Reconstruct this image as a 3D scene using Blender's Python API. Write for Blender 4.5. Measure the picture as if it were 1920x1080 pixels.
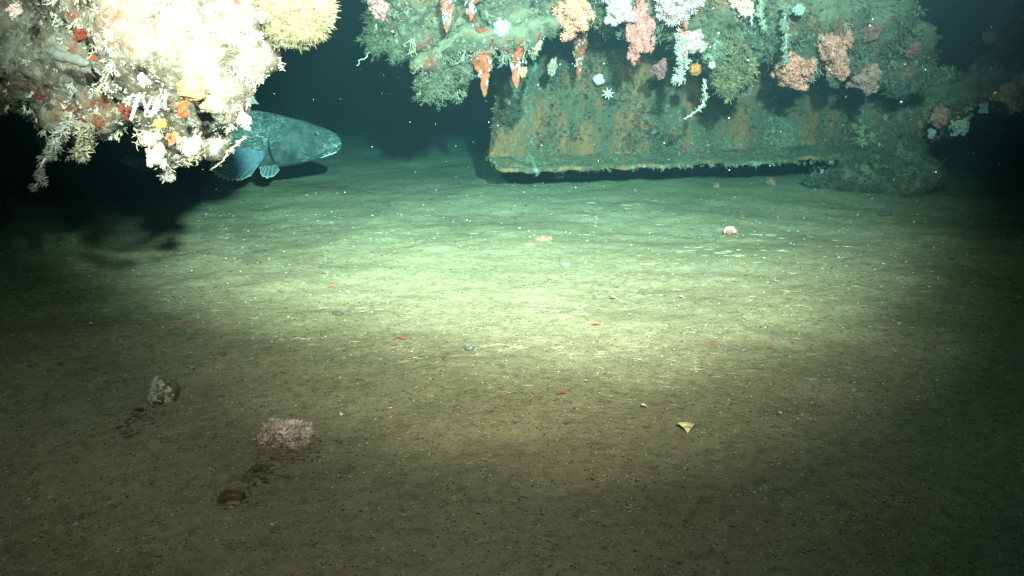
import bpy, bmesh, math, random
import numpy as np
from mathutils import Vector, Matrix, noise

# ------------------------------------------------------------------ scene
for o in list(bpy.data.objects):
    bpy.data.objects.remove(o)
S = bpy.context.scene
COL = S.collection
rng = np.random.default_rng(7)
random.seed(7)
noise.seed_set(11)

# camera: low above the mud, looking slightly down
CAM_H, F, PITCH = 0.8, 1663.0, math.radians(14.8)
cam_data = bpy.data.cameras.new('camera')
cam = bpy.data.objects.new('camera', cam_data)
COL.objects.link(cam)
cam.location = (0, 0, CAM_H)
cam.rotation_euler = (math.pi / 2 - PITCH, 0, 0)
cam_data.sensor_width = 36
cam_data.lens = 36 * F / 1920
cam_data.clip_start = 0.02
cam_data.clip_end = 400
S.camera = cam

# world: no daylight reaches this depth
W_ = bpy.data.worlds.new('World')
S.world = W_
W_.use_nodes = True
bg = W_.node_tree.nodes['Background']
bg.inputs[0].default_value = (0.10, 0.30, 0.38, 1)
bg.inputs[1].default_value = 0.001

# the two lamps of the diving vehicle that carries the camera, then two added fill floods
def spot(name, loc, target, power, deg, blend, color=(1, 0.69, 0.53), radius=0.05):
    d = bpy.data.lights.new(name, 'SPOT')
    d.energy = power; d.spot_size = math.radians(deg); d.spot_blend = blend
    d.color = color; d.shadow_soft_size = radius
    o = bpy.data.objects.new(name, d); COL.objects.link(o)
    o.location = loc
    o.rotation_euler = (Vector(target) - Vector(loc)).to_track_quat('-Z', 'Y').to_euler()
    return o
spot('vehicle_or_fill_lamp', (-0.62, 0.0, 1.55), (-0.56, 3.0, 0.92), 4600, 42, 1.0)
spot('vehicle_or_fill_lamp', (0.50, 0.0, 1.58), (0.14, 3.2, 1.22), 14500, 64, 1.0)
spot('vehicle_or_fill_lamp', (0.05, -0.1, 1.50), (0.10, 3.0, 0.72), 2150, 60, 1.0, (1, 0.63, 0.45))  # added flood, softens the near edge of the light pool
spot('vehicle_or_fill_lamp', (0.0, -0.1, 1.45), (-0.38, 3.0, 0.52), 210, 84, 1.0, (1, 0.62, 0.43))  # added weak wide flood, lifts the foreground mud

S.view_settings.view_transform = 'Standard'
S.view_settings.look = 'None'
S.view_settings.exposure = 0.0
S.view_settings.gamma = 1.0
S.cycles.volume_bounces = 0
S.cycles.max_bounces = 4

# ------------------------------------------------------------------ helpers
cp, sp = math.cos(PITCH), math.sin(PITCH)
def W(px, py, y):
    """point of the place seen at photo pixel (px,py) whose distance ahead is y"""
    u = (px - 960) / F; v = (540 - py) / F
    d = np.array([u, cp + v * sp, -sp + v * cp])
    return np.array([0, 0, CAM_H]) + d * (y / d[1])
def PX(y):
    return y / F * 1.02
def gz(x, y):
    h = 0.022 * noise.noise((x * 0.8, y * 0.8, 3.1)) + 0.015 * noise.noise((x * 2.3, y * 2.3, 7.7))
    h += 0.010 * noise.noise((x * 6, y * 6, 1.7)) + 0.004 * noise.noise((x * 14, y * 14, 4.7))
    return h
def G(px, py):
    u = (px - 960) / F; v = (540 - py) / F
    dx, dy, dz = u, cp + v * sp, -sp + v * cp
    t = -CAM_H / dz
    for _ in range(4):
        t = (gz(dx * t, dy * t) - CAM_H) / dz
    return np.array([dx * t, dy * t, CAM_H + dz * t])

class MB:
    def __init__(s): s.v = []; s.f = []; s.c = []; s.n = 0
    def add(s, V, Fc, C=(0.5, 0.5, 0.5)):
        V = np.asarray(V, float).reshape(-1, 3); Fc = np.asarray(Fc, int).reshape(-1, 3)
        C = np.asarray(C, float)
        if C.ndim == 1: C = np.tile(C, (len(V), 1))
        s.v.append(V); s.f.append(Fc + s.n); s.c.append(C); s.n += len(V)
    def arrays(s):
        return np.concatenate(s.v), np.concatenate(s.f), np.concatenate(s.c)
    def mesh(s, name, mat, smooth=True):
        V, Fc, C = s.arrays()
        return make_mesh(name, V, Fc, C, mat, smooth)
    def build(s, name, mat, parent=None, loc=None, smooth=True):
        return link(name, s.mesh(name, mat, smooth), parent, loc)
def make_mesh(name, V, Fc, C, mat, smooth=True):
    m = bpy.data.meshes.new(name)
    m.vertices.add(len(V)); m.vertices.foreach_set('co', V.astype(np.float32).ravel())
    nf = len(Fc)
    m.loops.add(nf * 3); m.loops.foreach_set('vertex_index', Fc.astype(np.int32).ravel())
    m.polygons.add(nf)
    m.polygons.foreach_set('loop_start', np.arange(0, nf * 3, 3, dtype=np.int32))
    m.polygons.foreach_set('use_smooth', np.full(nf, smooth))
    if C is not None:
        a = m.color_attributes.new('Col', 'FLOAT_COLOR', 'POINT')
        a.data.foreach_set('color', np.concatenate([C, np.ones((len(C), 1))], 1).astype(np.float32).ravel())
    m.materials.append(mat)
    m.update(); m.validate()
    return m
def link(name, mesh, parent=None, loc=None):
    o = bpy.data.objects.new(name, mesh); COL.objects.link(o)
    if parent is not None: o.parent = parent
    if loc is not None: o.location = loc
    return o
def tag(o, label=None, cat=None, group=None, kind=None):
    if label: o['label'] = label
    if cat: o['category'] = cat
    if group: o['group'] = group
    if kind: o['kind'] = kind
    return o
def empty(name, loc, label, cat, group=None):
    o = bpy.data.objects.new(name, None); COL.objects.link(o); o.location = loc
    o.empty_display_size = 0.05
    return tag(o, label, cat, group)

def tube(pts, rad, sides=3, cap=True):
    pts = np.asarray(pts, float); n = len(pts)
    rad = np.broadcast_to(np.asarray(rad, float), (n,))
    t = np.gradient(pts, axis=0); t /= np.linalg.norm(t, axis=1)[:, None] + 1e-9
    ref = np.array([0.31, 0.17, 0.93])
    a = np.cross(t, ref); a /= np.linalg.norm(a, axis=1)[:, None] + 1e-9
    b = np.cross(t, a)
    th = np.arange(sides) * 2 * math.pi / sides
    V = pts[:, None] + rad[:, None, None] * (np.cos(th)[None, :, None] * a[:, None] + np.sin(th)[None, :, None] * b[:, None])
    V = V.reshape(-1, 3); Fc = []
    for i in range(n - 1):
        for k in range(sides):
            k2 = (k + 1) % sides
            p, q, r, s_ = i * sides + k, i * sides + k2, (i + 1) * sides + k, (i + 1) * sides + k2
            Fc += [(p, q, s_), (p, s_, r)]
    if cap:
        m = len(V); V = np.concatenate([V, pts[-1:] + t[-1:] * rad[-1]])
        for k in range(sides): Fc.append(((n - 1) * sides + k, (n - 1) * sides + (k + 1) % sides, m))
    return V, np.array(Fc)

def ico(sub):
    bm = bmesh.new(); bmesh.ops.create_icosphere(bm, subdivisions=sub, radius=1)
    bm.verts.ensure_lookup_table()
    V = np.array([v.co[:] for v in bm.verts]); Fc = np.array([[v.index for v in f.verts] for f in bm.faces]); bm.free()
    return V, Fc
ICO = {k: ico(k) for k in (1, 2, 3, 4)}
OCT = (np.array([[1, 0, 0], [-1, 0, 0], [0, 1, 0], [0, -1, 0], [0, 0, 1], [0, 0, -1]], float),
       np.array([[0, 2, 4], [2, 1, 4], [1, 3, 4], [3, 0, 4], [2, 0, 5], [1, 2, 5], [3, 1, 5], [0, 3, 5]]))

def unit(v): return v / (np.linalg.norm(v, axis=-1, keepdims=True) + 1e-9)
def frames(axis):
    """rotation matrices (N,3,3) taking +Z onto axis with a random roll"""
    axis = unit(np.asarray(axis, float)); N = len(axis)
    r = unit(rng.normal(size=(N, 3)))
    x = unit(np.cross(r, axis)); y = np.cross(axis, x)
    return np.stack([x, y, axis], axis=2)
def place(mb, variants, P, A, scale, C):
    """place tuft variants (V,F) at points P along axes A"""
    P = np.asarray(P); N = len(P)
    if N == 0: return
    R = frames(A); idx = rng.integers(0, len(variants), N)
    for k, (V, Fc) in enumerate(variants):
        s = np.where(idx == k)[0]
        if len(s) == 0: continue
        VV = np.einsum('nij,vj->nvi', R[s], V) * scale[s][:, None, None] + P[s][:, None]
        FF = Fc[None] + (np.arange(len(s)) * len(V))[:, None, None]
        t = np.linalg.norm(V, axis=1); t = t / t.max()
        CC = np.repeat(C[s][:, None], len(V), axis=1)
        mb.add(VV.reshape(-1, 3), FF.reshape(-1, 3), CC.reshape(-1, 3))

def curve_pts(p, d, L, n, wob, droop=0.0):
    pts = [np.array(p, float)]; d = np.array(d, float)
    for i in range(n):
        d = unit(d + rng.normal(size=3) * wob + np.array([0, 0, -droop]))
        pts.append(pts[-1] + d * L / n)
    return np.array(pts)
def tuft(n=9, L=1.0, r=0.035, spread=0.9, branch=2, wob=0.25, sides=3):
    mb = MB()
    for i in range(n):
        d = unit(np.array([*(rng.normal(size=2) * spread * 0.6), 1.0]))
        l = L * rng.uniform(0.55, 1.0)
        p = curve_pts((rng.normal(size=3) * 0.06) * [1, 1, 0], d, l, 3, wob)
        mb.add(*tube(p, [r, r * 0.9, r * 0.75, r * 0.5], sides))
        for b in range(branch):
            k = rng.integers(1, 3); f = rng.uniform(0, 1)
            q = p[k] * (1 - f) + p[min(k + 1, 3)] * f
            dd = unit(unit(p[3] - p[0]) + rng.normal(size=3) * 0.7)
            bp = curve_pts(q, dd, l * rng.uniform(0.2, 0.45), 2, wob)
            mb.add(*tube(bp, [r * 0.75, r * 0.65, r * 0.45], sides))
    V, Fc, _ = mb.arrays(); return V, Fc
def polyp(n=6, L=1.0, r=0.16):
    mb = MB()
    for i in range(n):
        a = i * 2 * math.pi / n + rng.uniform(-.2, .2)
        d = unit(np.array([math.cos(a) * 0.9, math.sin(a) * 0.9, rng.uniform(0.4, 1.0)]))
        mb.add(*tube([(0, 0, 0), d * L * 0.6, d * L], [r, r * 0.8, r * 0.4], 3))
    V, Fc, _ = mb.arrays(); return V, Fc
def tuft_lite():
    mb = MB()
    for i in range(6):
        d = unit(np.array([*(rng.normal(size=2) * 0.7), 0.9])); l = rng.uniform(.5, 1)
        p = curve_pts((0, 0, 0), d, l, 2, 0.35); r = 0.075
        mb.add(*tube(p, [r, r * .8, r * .5], 3))
        mb.add(*tube(curve_pts(p[1], unit(d + rng.normal(size=3) * .8), l * .4, 1, 0), [r * .7, r * .4], 3))
    V, Fc, _ = mb.arrays(); return V, Fc
TLITE = [tuft_lite() for _ in range(10)]
TUFTS = [tuft(8, 1, 0.045, 1.1, 2) for _ in range(8)]
TUFTS_FINE = [tuft(7, 1, 0.026, 0.8, 3, 0.3) for _ in range(8)]
STALKS = [tuft(4, 1, 0.035, 0.35, 4, 0.3) for _ in range(8)]
def polyp_lite():
    mb = MB()
    for i in range(5):
        a = i * 1.2566 + rng.uniform(-.3, .3); d = unit(np.array([math.cos(a) * 0.8, math.sin(a) * 0.8, rng.uniform(0.3, 1.2)]))
        mb.add(*tube([(0, 0, 0), d], [0.17, 0.08], 3))
    V, Fc, _ = mb.arrays(); return V, Fc
LITE = [polyp_lite() for _ in range(6)]
POLYPS = [polyp(rng.integers(5, 8)) for _ in range(6)]

# ------------------------------------------------------------------ materials
def new_mat(name):
    m = bpy.data.materials.new(name); m.use_nodes = True
    nt = m.node_tree; b = nt.nodes['Principled BSDF']
    b.inputs['Specular IOR Level'].default_value = 0.15
    return m, nt, b
def N(nt, t, **kw):
    n = nt.nodes.new(t)
    for k, v in kw.items(): setattr(n, k, v)
    return n
def ramp(nt, stops):
    r = N(nt, 'ShaderNodeValToRGB'); e = r.color_ramp.elements
    e[0].position, e[0].color = stops[0][0], (*stops[0][1], 1)
    e[1].position, e[1].color = stops[-1][0], (*stops[-1][1], 1)
    for p, c in stops[1:-1]:
        x = e.new(p); x.color = (*c, 1)
    return r
def noise_tex(nt, scale, detail=4, rough=0.55, vec=None):
    n = N(nt, 'ShaderNodeTexNoise'); n.inputs['Scale'].default_value = scale
    n.inputs['Detail'].default_value = detail; n.inputs['Roughness'].default_value = rough
    if vec is not None: nt.links.new(vec, n.inputs['Vector'])
    return n
def mixc(nt, fac, a, b, mode='MIX'):
    m = N(nt, 'ShaderNodeMix', data_type='RGBA', blend_type=mode)
    for sock, val in ((m.inputs[0], fac), (m.inputs[6], a), (m.inputs[7], b)):
        if hasattr(val, 'links'): nt.links.new(val, sock)
        elif isinstance(val, (int, float)): sock.default_value = val
        else: sock.default_value = (*val, 1)
    return m.outputs[2]
def pos(nt): return N(nt, 'ShaderNodeNewGeometry').outputs['Position']
def bump(nt, b, height, strength, dist):
    bp = N(nt, 'ShaderNodeBump'); bp.inputs['Strength'].default_value = strength
    bp.inputs['Distance'].default_value = dist
    nt.links.new(height, bp.inputs['Height']); nt.links.new(bp.outputs[0], b.inputs['Normal'])

def mat_attr(name, var=0.5, scale=40, rough=0.85, trans=0.0):
    m, nt, b = new_mat(name)
    a = N(nt, 'ShaderNodeAttribute', attribute_name='Col')
    n = noise_tex(nt, scale, 3, 0.6, pos(nt))
    r = ramp(nt, [(0.3, (1 - var,) * 3), (0.7, (1 + var * 0.4,) * 3)])
    nt.links.new(n.outputs[0], r.inputs[0])
    c = mixc(nt, 1.0, a.outputs['Color'], r.outputs[0], 'MULTIPLY')
    nt.links.new(c, b.inputs['Base Color']); b.inputs['Roughness'].default_value = rough
    return m
M_TURF = mat_attr('hydroid_turf', 0.4, 30)
M_CORAL = mat_attr('soft_coral_flesh', 0.3, 60, 0.7)
M_GRIT = mat_attr('grit', 0.3, 80)
M_FISHPART = mat_attr('fin_membrane', 0.25, 45, 0.5)
M_SHELL = mat_attr('shell', 0.3, 70, 0.5)

def mat_crust(name, stops, spots, dust=None):
    m, nt, b = new_mat(name); p = pos(nt)
    n1 = noise_tex(nt, 9, 6, 0.65, p)
    r = ramp(nt, stops); nt.links.new(n1.outputs[0], r.inputs[0])
    n2 = noise_tex(nt, 45, 4, 0.7, p)
    r2 = ramp(nt, [(0.55, (0, 0, 0)), (0.68, (1, 1, 1))]); nt.links.new(n2.outputs[0], r2.inputs[0])
    c = mixc(nt, r2.outputs[0], r.outputs[0], spots)
    if dust:      # sediment that settled on the faces that look upward
        sx = N(nt, 'ShaderNodeSeparateXYZ'); nt.links.new(N(nt, 'ShaderNodeNewGeometry').outputs['Normal'], sx.inputs[0])
        rd = ramp(nt, [(0.1, (0, 0, 0)), (0.45, (1, 1, 1))]); nt.links.new(sx.outputs[2], rd.inputs[0])
        c = mixc(nt, rd.outputs[0], c, dust)
    nt.links.new(c, b.inputs['Base Color']); b.inputs['Roughness'].default_value = 0.9
    n3 = noise_tex(nt, 60, 6, 0.7, p)
    bump(nt, b, n3.outputs[0], 0.9, 0.02)
    return m
M_CRUST_PALE = mat_crust('pale_crust', [(0.3, (0.04, 0.03, 0.024)), (0.43, (0.10, 0.08, 0.06)), (0.53, (0.19, 0.17, 0.135)), (0.66, (0.16, 0.065, 0.04)), (0.75, (0.06, 0.04, 0.03))], (0.32, 0.30, 0.25))
M_CRUST_RUST = mat_crust('rusty_crust', [(0.3, (0.035, 0.03, 0.025)), (0.43, (0.08, 0.07, 0.05)), (0.52, (0.12, 0.10, 0.07)), (0.60, (0.22, 0.06, 0.035)), (0.72, (0.12, 0.045, 0.03))], (0.20, 0.19, 0.145), (0.17, 0.15, 0.10))

def mat_rust_plate():
    m, nt, b = new_mat('rusted_steel_plate'); p = pos(nt)
    mp = N(nt, 'ShaderNodeMapping'); mp.inputs['Scale'].default_value = (6.0, 6.0, 1.9)
    nt.links.new(p, mp.inputs['Vector'])
    n1 = noise_tex(nt, 1.0, 5, 0.6, mp.outputs[0])
    r = ramp(nt, [(0.36, (0.05, 0.042, 0.03)), (0.48, (0.085, 0.06, 0.038)), (0.55, (0.19, 0.065, 0.03)), (0.66, (0.26, 0.095, 0.04))])
    nt.links.new(n1.outputs[0], r.inputs[0])
    n2 = noise_tex(nt, 22, 5, 0.7, p)
    r2 = ramp(nt, [(0.42, (0, 0, 0)), (0.58, (0.8, 0.8, 0.8))]); nt.links.new(n2.outputs[0], r2.inputs[0])
    c = mixc(nt, r2.outputs[0], r.outputs[0], (0.085, 0.068, 0.044))
    nt.links.new(c, b.inputs['Base Color']); b.inputs['Roughness'].default_value = 0.9
    n3 = noise_tex(nt, 40, 6, 0.7, p); bump(nt, b, n3.outputs[0], 0.8, 0.02)
    return m
M_PLATE = mat_rust_plate()

def mat_mud():
    m, nt, b = new_mat('mud'); p = pos(nt)
    n1 = noise_tex(nt, 1.3, 5, 0.6, p)
    r = ramp(nt, [(0.3, (0.205, 0.178, 0.113)), (0.5, (0.275, 0.243, 0.157)), (0.7, (0.345, 0.306, 0.203))])
    nt.links.new(n1.outputs[0], r.inputs[0])
    n2 = noise_tex(nt, 34, 7, 0.78, p)
    r2 = ramp(nt, [(0.32, (0.58, 0.56, 0.52)), (0.5, (1, 1, 1)), (0.68, (1.28, 1.26, 1.2))])
    nt.links.new(n2.outputs[0], r2.inputs[0])
    c = mixc(nt, 1.0, r.outputs[0], r2.outputs[0], 'MULTIPLY')
    n4 = noise_tex(nt, 170, 2, 0.5, p)
    r4 = ramp(nt, [(0.66, (0, 0, 0)), (0.71, (1, 1, 1))]); nt.links.new(n4.outputs[0], r4.inputs[0])
    c = mixc(nt, r4.outputs[0], c, (0.42, 0.38, 0.28))
    n5 = noise_tex(nt, 120, 2, 0.5, p)
    r5 = ramp(nt, [(0.30, (1, 1, 1)), (0.35, (0, 0, 0))]); nt.links.new(n5.outputs[0], r5.inputs[0])
    c = mixc(nt, r5.outputs[0], c, (0.06, 0.05, 0.035))
    nt.links.new(c, b.inputs['Base Color']); b.inputs['Roughness'].default_value = 1.0
    b.inputs['Specular IOR Level'].default_value = 0.05
    n3 = noise_tex(nt, 70, 6, 0.7, p); bump(nt, b, n3.outputs[0], 0.8, 0.008)
    return m
M_MUD = mat_mud()

def mat_plain(name, c, rough=0.6, var=0.3, scale=30):
    m, nt, b = new_mat(name)
    n = noise_tex(nt, scale, 4, 0.6, pos(nt))
    r = ramp(nt, [(0.35, tuple(x * (1 - var) for x in c)), (0.65, tuple(min(1, x * (1 + var)) for x in c))])
    nt.links.new(n.outputs[0], r.inputs[0]); nt.links.new(r.outputs[0], b.inputs['Base Color'])
    b.inputs['Roughness'].default_value = rough
    return m

# ------------------------------------------------------------------ solids from blobs
def blob_solid(blobs, voxel, amp, freq, oct_=5):
    mb = MB()
    V0, F0 = ICO[3]
    for (c, r) in blobs:
        mb.add(V0 * np.asarray(r) + np.asarray(c), F0)
    V, Fc, C = mb.arrays()
    me = make_mesh('tmp', V, Fc, None, M_MUD)
    o = bpy.data.objects.new('tmp', me); COL.objects.link(o)
    md = o.modifiers.new('r', 'REMESH'); md.mode = 'VOXEL'; md.voxel_size = voxel
    dg = bpy.context.evaluated_depsgraph_get()
    ev = o.evaluated_get(dg); m2 = bpy.data.meshes.new_from_object(ev)
    bpy.data.objects.remove(o); bpy.data.meshes.remove(me)
    m2.calc_loop_triangles()
    nv = len(m2.vertices)
    V = np.empty(nv * 3, np.float32); m2.vertices.foreach_get('co', V); V = V.reshape(-1, 3).astype(float)
    Nn = np.empty(nv * 3, np.float32); m2.vertices.foreach_get('normal', Nn); Nn = Nn.reshape(-1, 3)
    T = np.empty(len(m2.loop_triangles) * 3, np.int32); m2.loop_triangles.foreach_get('vertices', T); T = T.reshape(-1, 3)
    bpy.data.meshes.remove(m2)
    d = np.array([noise.fractal(tuple(p * freq), 0.8, 2.0, oct_) for p in V])
    V = V + Nn * (d * amp)[:, None]
    return V, T
def outward(V, T):
    a, b, c = V[T[:, 0]], V[T[:, 1]], V[T[:, 2]]
    return T if np.einsum('ij,ij->i', a - V.mean(0), np.cross(b - V.mean(0), c - V.mean(0))).sum() > 0 else T[:, ::-1]
def surface_samples(V, T, n, mask=None):
    a, b, c = V[T[:, 0]], V[T[:, 1]], V[T[:, 2]]
    nn = np.cross(b - a, c - a); ar = np.linalg.norm(nn, axis=1); nrm = nn / (ar[:, None] + 1e-12)
    w = ar.copy()
    if mask is not None: w = w * mask((a + b + c) / 3, nrm)
    i = rng.choice(len(T), n, p=w / w.sum())
    u, v = rng.random(n), rng.random(n); s = u + v > 1; u[s], v[s] = 1 - u[s], 1 - v[s]
    P = a[i] + (b - a)[i] * u[:, None] + (c - a)[i] * v[:, None]
    return P, nrm[i]
def project(P):
    """photo pixel of points"""
    d = P - np.array([0, 0, CAM_H])
    x = d[:, 0]; z = d[:, 1] * cp - d[:, 2] * sp; y = d[:, 1] * sp + d[:, 2] * cp
    z = np.maximum(z, 1e-3)
    return 960 + F * x / z, 540 - F * y / z
def nz(P, f, o=0.0):
    return np.array([noise.noise((p[0] * f + o, p[1] * f, p[2] * f)) for p in P])
def patch_colors(P, palette, f=7.0, jitter=0.25):
    """patchy choice of growth colours: neighbours share a colour"""
    n = len(P); k = len(palette)
    v = (nz(P, f, 5.3) * 1.2 + 0.5 + rng.normal(size=n) * 0.16) * k
    i = np.clip(v.astype(int), 0, k - 1)
    C = np.array(palette)[i] * rng.uniform(1 - jitter, 1 + jitter, (n, 1))
    return np.clip(C, 0, 0.9)
def near_front(P, n):
    return (n[:, 1] < 0.45) * 1.0

# ------------------------------------------------------------------ seabed
def seabed():
    def axis(lo, hi, n, c, k):
        t = np.linspace(-1, 1, n)
        s = np.sign(t) * (np.abs(t) * (1 - k) + k * np.abs(t) ** 5)
        return np.where(s < 0, c + s * (c - lo), c + s * (hi - c))
    xs = axis(-60, 60, 460, 0, 0.93); ys = axis(-8, 90, 460, 3.2, 0.95)
    X, Y = np.meshgrid(xs, ys)
    Z = np.array([gz(x, y) for x, y in zip(X.ravel(), Y.ravel())])
    V = np.stack([X.ravel(), Y.ravel(), Z], 1)
    nx = len(xs); i = np.arange(len(ys) - 1)[:, None] * nx + np.arange(nx - 1)[None]
    i = i.ravel(); Fc = np.concatenate([np.stack([i, i + 1, i + nx + 1], 1), np.stack([i, i + nx + 1, i + nx], 1)])
    o = link('seabed', make_mesh('seabed', V, Fc, None, M_MUD))
    tag(o, 'brown muddy sea floor strewn with fine shell grit', 'seabed', kind='structure')
seabed()

def ground_scatter(n, pxr=(-150, 2070), pyr=(318, 1150), power=0.75):
    """points spread over the visible mud, denser nearer the camera per screen row"""
    px = rng.uniform(*pxr, n); t = rng.random(n) ** power
    py = pyr[0] + (pyr[1] - pyr[0]) * t
    return np.array([G(a, b) for a, b in zip(px, py)])
def bits(name, n, size, palette, flat, longer, label, cat):
    mb = MB(); P = ground_scatter(n)
    dist = np.linalg.norm(P, axis=1)
    s = size * np.clip(rng.lognormal(0, 0.5, n), 0.4, 2.0) * np.clip(dist / 3.0, 0.4, 1.6)
    V, Fc = OCT
    a = rng.uniform(0, math.pi * 2, n)
    L = rng.uniform(*longer, n)
    Vn = np.repeat(V[None], n, 0) * np.stack([s * L, s, s * flat], 1)[:, None]
    Vn = Vn + rng.normal(size=Vn.shape) * (s * 0.15)[:, None, None] * [1, 1, flat]
    c_, s_ = np.cos(a)[:, None], np.sin(a)[:, None]
    x = Vn[:, :, 0] * c_ - Vn[:, :, 1] * s_; y = Vn[:, :, 0] * s_ + Vn[:, :, 1] * c_
    Vn = np.stack([x, y, Vn[:, :, 2]], 2) + P[:, None] + np.array([0, 0, 1.0]) * (s * flat * 0.4)[:, None, None]
    FF = Fc[None] + (np.arange(n) * 6)[:, None, None]
    C = np.array(palette)[rng.integers(0, len(palette), n)] * rng.uniform(0.7, 1.2, (n, 1))
    mb.add(Vn.reshape(-1, 3), FF.reshape(-1, 3), np.repeat(C, 6, 0))
    o = mb.build(name, M_GRIT, smooth=False)
    tag(o, label, cat, kind='stuff')
bits('shell_grit', 12000, 0.0016, [(0.8, 0.78, 0.68), (0.6, 0.55, 0.42), (0.5, 0.44, 0.3), (0.7, 0.7, 0.66)], 0.5, (1, 2.2),
     'fine pale shell grit sprinkled over the brown mud', 'shell grit')
bits('dark_grit', 9000, 0.0017, [(0.05, 0.042, 0.03), (0.08, 0.065, 0.04), (0.03, 0.028, 0.022)], 0.5, (1, 3.2),
     'fine dark detritus crumbs sprinkled over the brown mud', 'detritus')
bits('red_flakes', 520, 0.0022, [(0.42, 0.10, 0.05), (0.5, 0.17, 0.08), (0.35, 0.13, 0.08)], 0.4, (1.2, 3.5),
     'scattered rust red flakes lying on the brown mud', 'rust flakes')

rng = np.random.default_rng(100)
# ------------------------------------------------------------------ brittle stars
def brittle_mesh(k):
    mb = MB(); V, Fc = ICO[1]
    mb.add(V * [0.09, 0.09, 0.05] + [0, 0, 0.05], Fc, (0.62, 0.52, 0.38))
    na = 5
    for i in range(na):
        a = i * 2 * math.pi / na + rng.uniform(-.3, .3)
        l = rng.uniform(0.75, 1.1); bend = rng.uniform(-1.1, 1.1)
        pts = []
        p = np.array([0, 0, 0.05]); 
        for j in range(7):
            pts.append(p.copy())
            aa = a + bend * (j / 6) ** 1.5 + 0.22 * math.sin(j * 1.9 + k)
            p = p + np.array([math.cos(aa), math.sin(aa), 0.0]) * l / 6
            p[2] = 0.04 + 0.03 * math.sin(j * 1.3 + i)
        mb.add(*tube(pts, np.linspace(0.045, 0.02, 7), 3), (0.50, 0.43, 0.31))
    return mb.mesh('brittle_star', M_SHELL)
BR = [brittle_mesh(k) for k in range(8)]
def brittle_stars():
    pts = []
    clusters = [(980, 650, 55, 16, 12), (945, 725, 35, 10, 7), (1060, 570, 60, 12, 9), (1140, 650, 60, 18, 12), (1340, 478, 60, 12, 16),
                (1010, 600, 70, 14, 9), (690, 580, 60, 15, 6), (1150, 390, 40, 8, 8), (1480, 450, 60, 10, 10), (1260, 735, 60, 14, 6),
                (1195, 545, 60, 20, 8), (560, 630, 60, 25, 8), (1320, 700, 60, 20, 7), (830, 700, 80, 25, 8), (1130, 940, 60, 25, 8),
                (1050, 980, 60, 20, 6), (1500, 545, 60, 14, 8), (250, 590, 80, 20, 8), (1540, 700, 70, 25, 6)]
    for cx, cy, sx, sy, n in clusters:
        for _ in range(n): pts.append((rng.normal(cx, sx), rng.normal(cy, sy), 1.0))
    for _ in range(75): pts.append((rng.uniform(60, 1860), 400 + 640 * rng.random(), 0.8))
    seen = set()
    for i, (px, py, s) in enumerate(pts):
        py = max(352, min(1060, py))
        g = G(px, py)
        o = link('brittle_star', BR[i % len(BR)], loc=(g[0], g[1], g[2] + 0.001))
        k = s * rng.uniform(0.015, 0.029) * (0.75 + 0.12 * g[1])
        o.scale = (k, k, k); o.rotation_euler = (0, 0, rng.uniform(0, 6.28))
        band = 'the far greenish half of the mud, nearer the wreck' if py < 520 else ('the brightly lit middle of the mud' if py < 720 else 'the dim brown mud in the foreground')
        tag(o, 'small pale brittle star lying on ' + band, 'brittle star', 'brittle stars on ' + band)
brittle_stars()

rng = np.random.default_rng(101)
# ------------------------------------------------------------------ marine snow
def snow():
    mb = MB(); V, Fc = ICO[1]
    for _ in range(560):
        px, py = rng.uniform(-100, 2020), rng.uniform(-50, 420); y = rng.uniform(1.2, 6.5)
        p = W(px, py, y)
        if p[2] < 0.1: continue
        r = 0.00038 * rng.lognormal(0, 0.6) * (0.5 + y / 4)
        mb.add(V * r * rng.uniform(0.6, 1.3, 3) + p, Fc, (0.75, 0.75, 0.7))
    tag(mb.build('marine_snow', M_GRIT), 'tiny pale specks drifting in the dark water', 'marine snow', kind='stuff')
snow()

rng = np.random.default_rng(102)
# ------------------------------------------------------------------ wreck: left overhang
def pxblob(px, py, y, r, ry=None, rz=None):
    k = PX(y)
    return (W(px, py, y), np.array([r * k, (ry or r) * k, (rz or r) * k]))
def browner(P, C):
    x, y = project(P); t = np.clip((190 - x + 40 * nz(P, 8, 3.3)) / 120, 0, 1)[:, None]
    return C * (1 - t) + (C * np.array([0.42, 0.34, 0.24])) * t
def growth(V, T, parent, name, n, size, palette, variants, freq=7, droop=0.4, mask=near_front, jitter=0.3, off=0.0, dens=None, tint=None):
    P, nr = surface_samples(V, T, n, mask)
    if dens is not None:
        keep = rng.random(len(P)) < dens(P); P, nr = P[keep], nr[keep]
    C = patch_colors(P, palette, freq, jitter)
    if tint: C = tint(P, C)
    A = nr + rng.normal(size=nr.shape) * 0.35 + np.array([0, 0, -droop])
    s = rng.uniform(size[0], size[1], len(P)) * (1 + 0.5 * nz(P, 12, 9.1))
    mb = MB(); place(mb, variants, P - nr * 0.004 - np.array(parent.location), A, s, C)
    o = mb.build(name, M_TURF, parent)
    o['kind'] = 'stuff'
    return o

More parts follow.
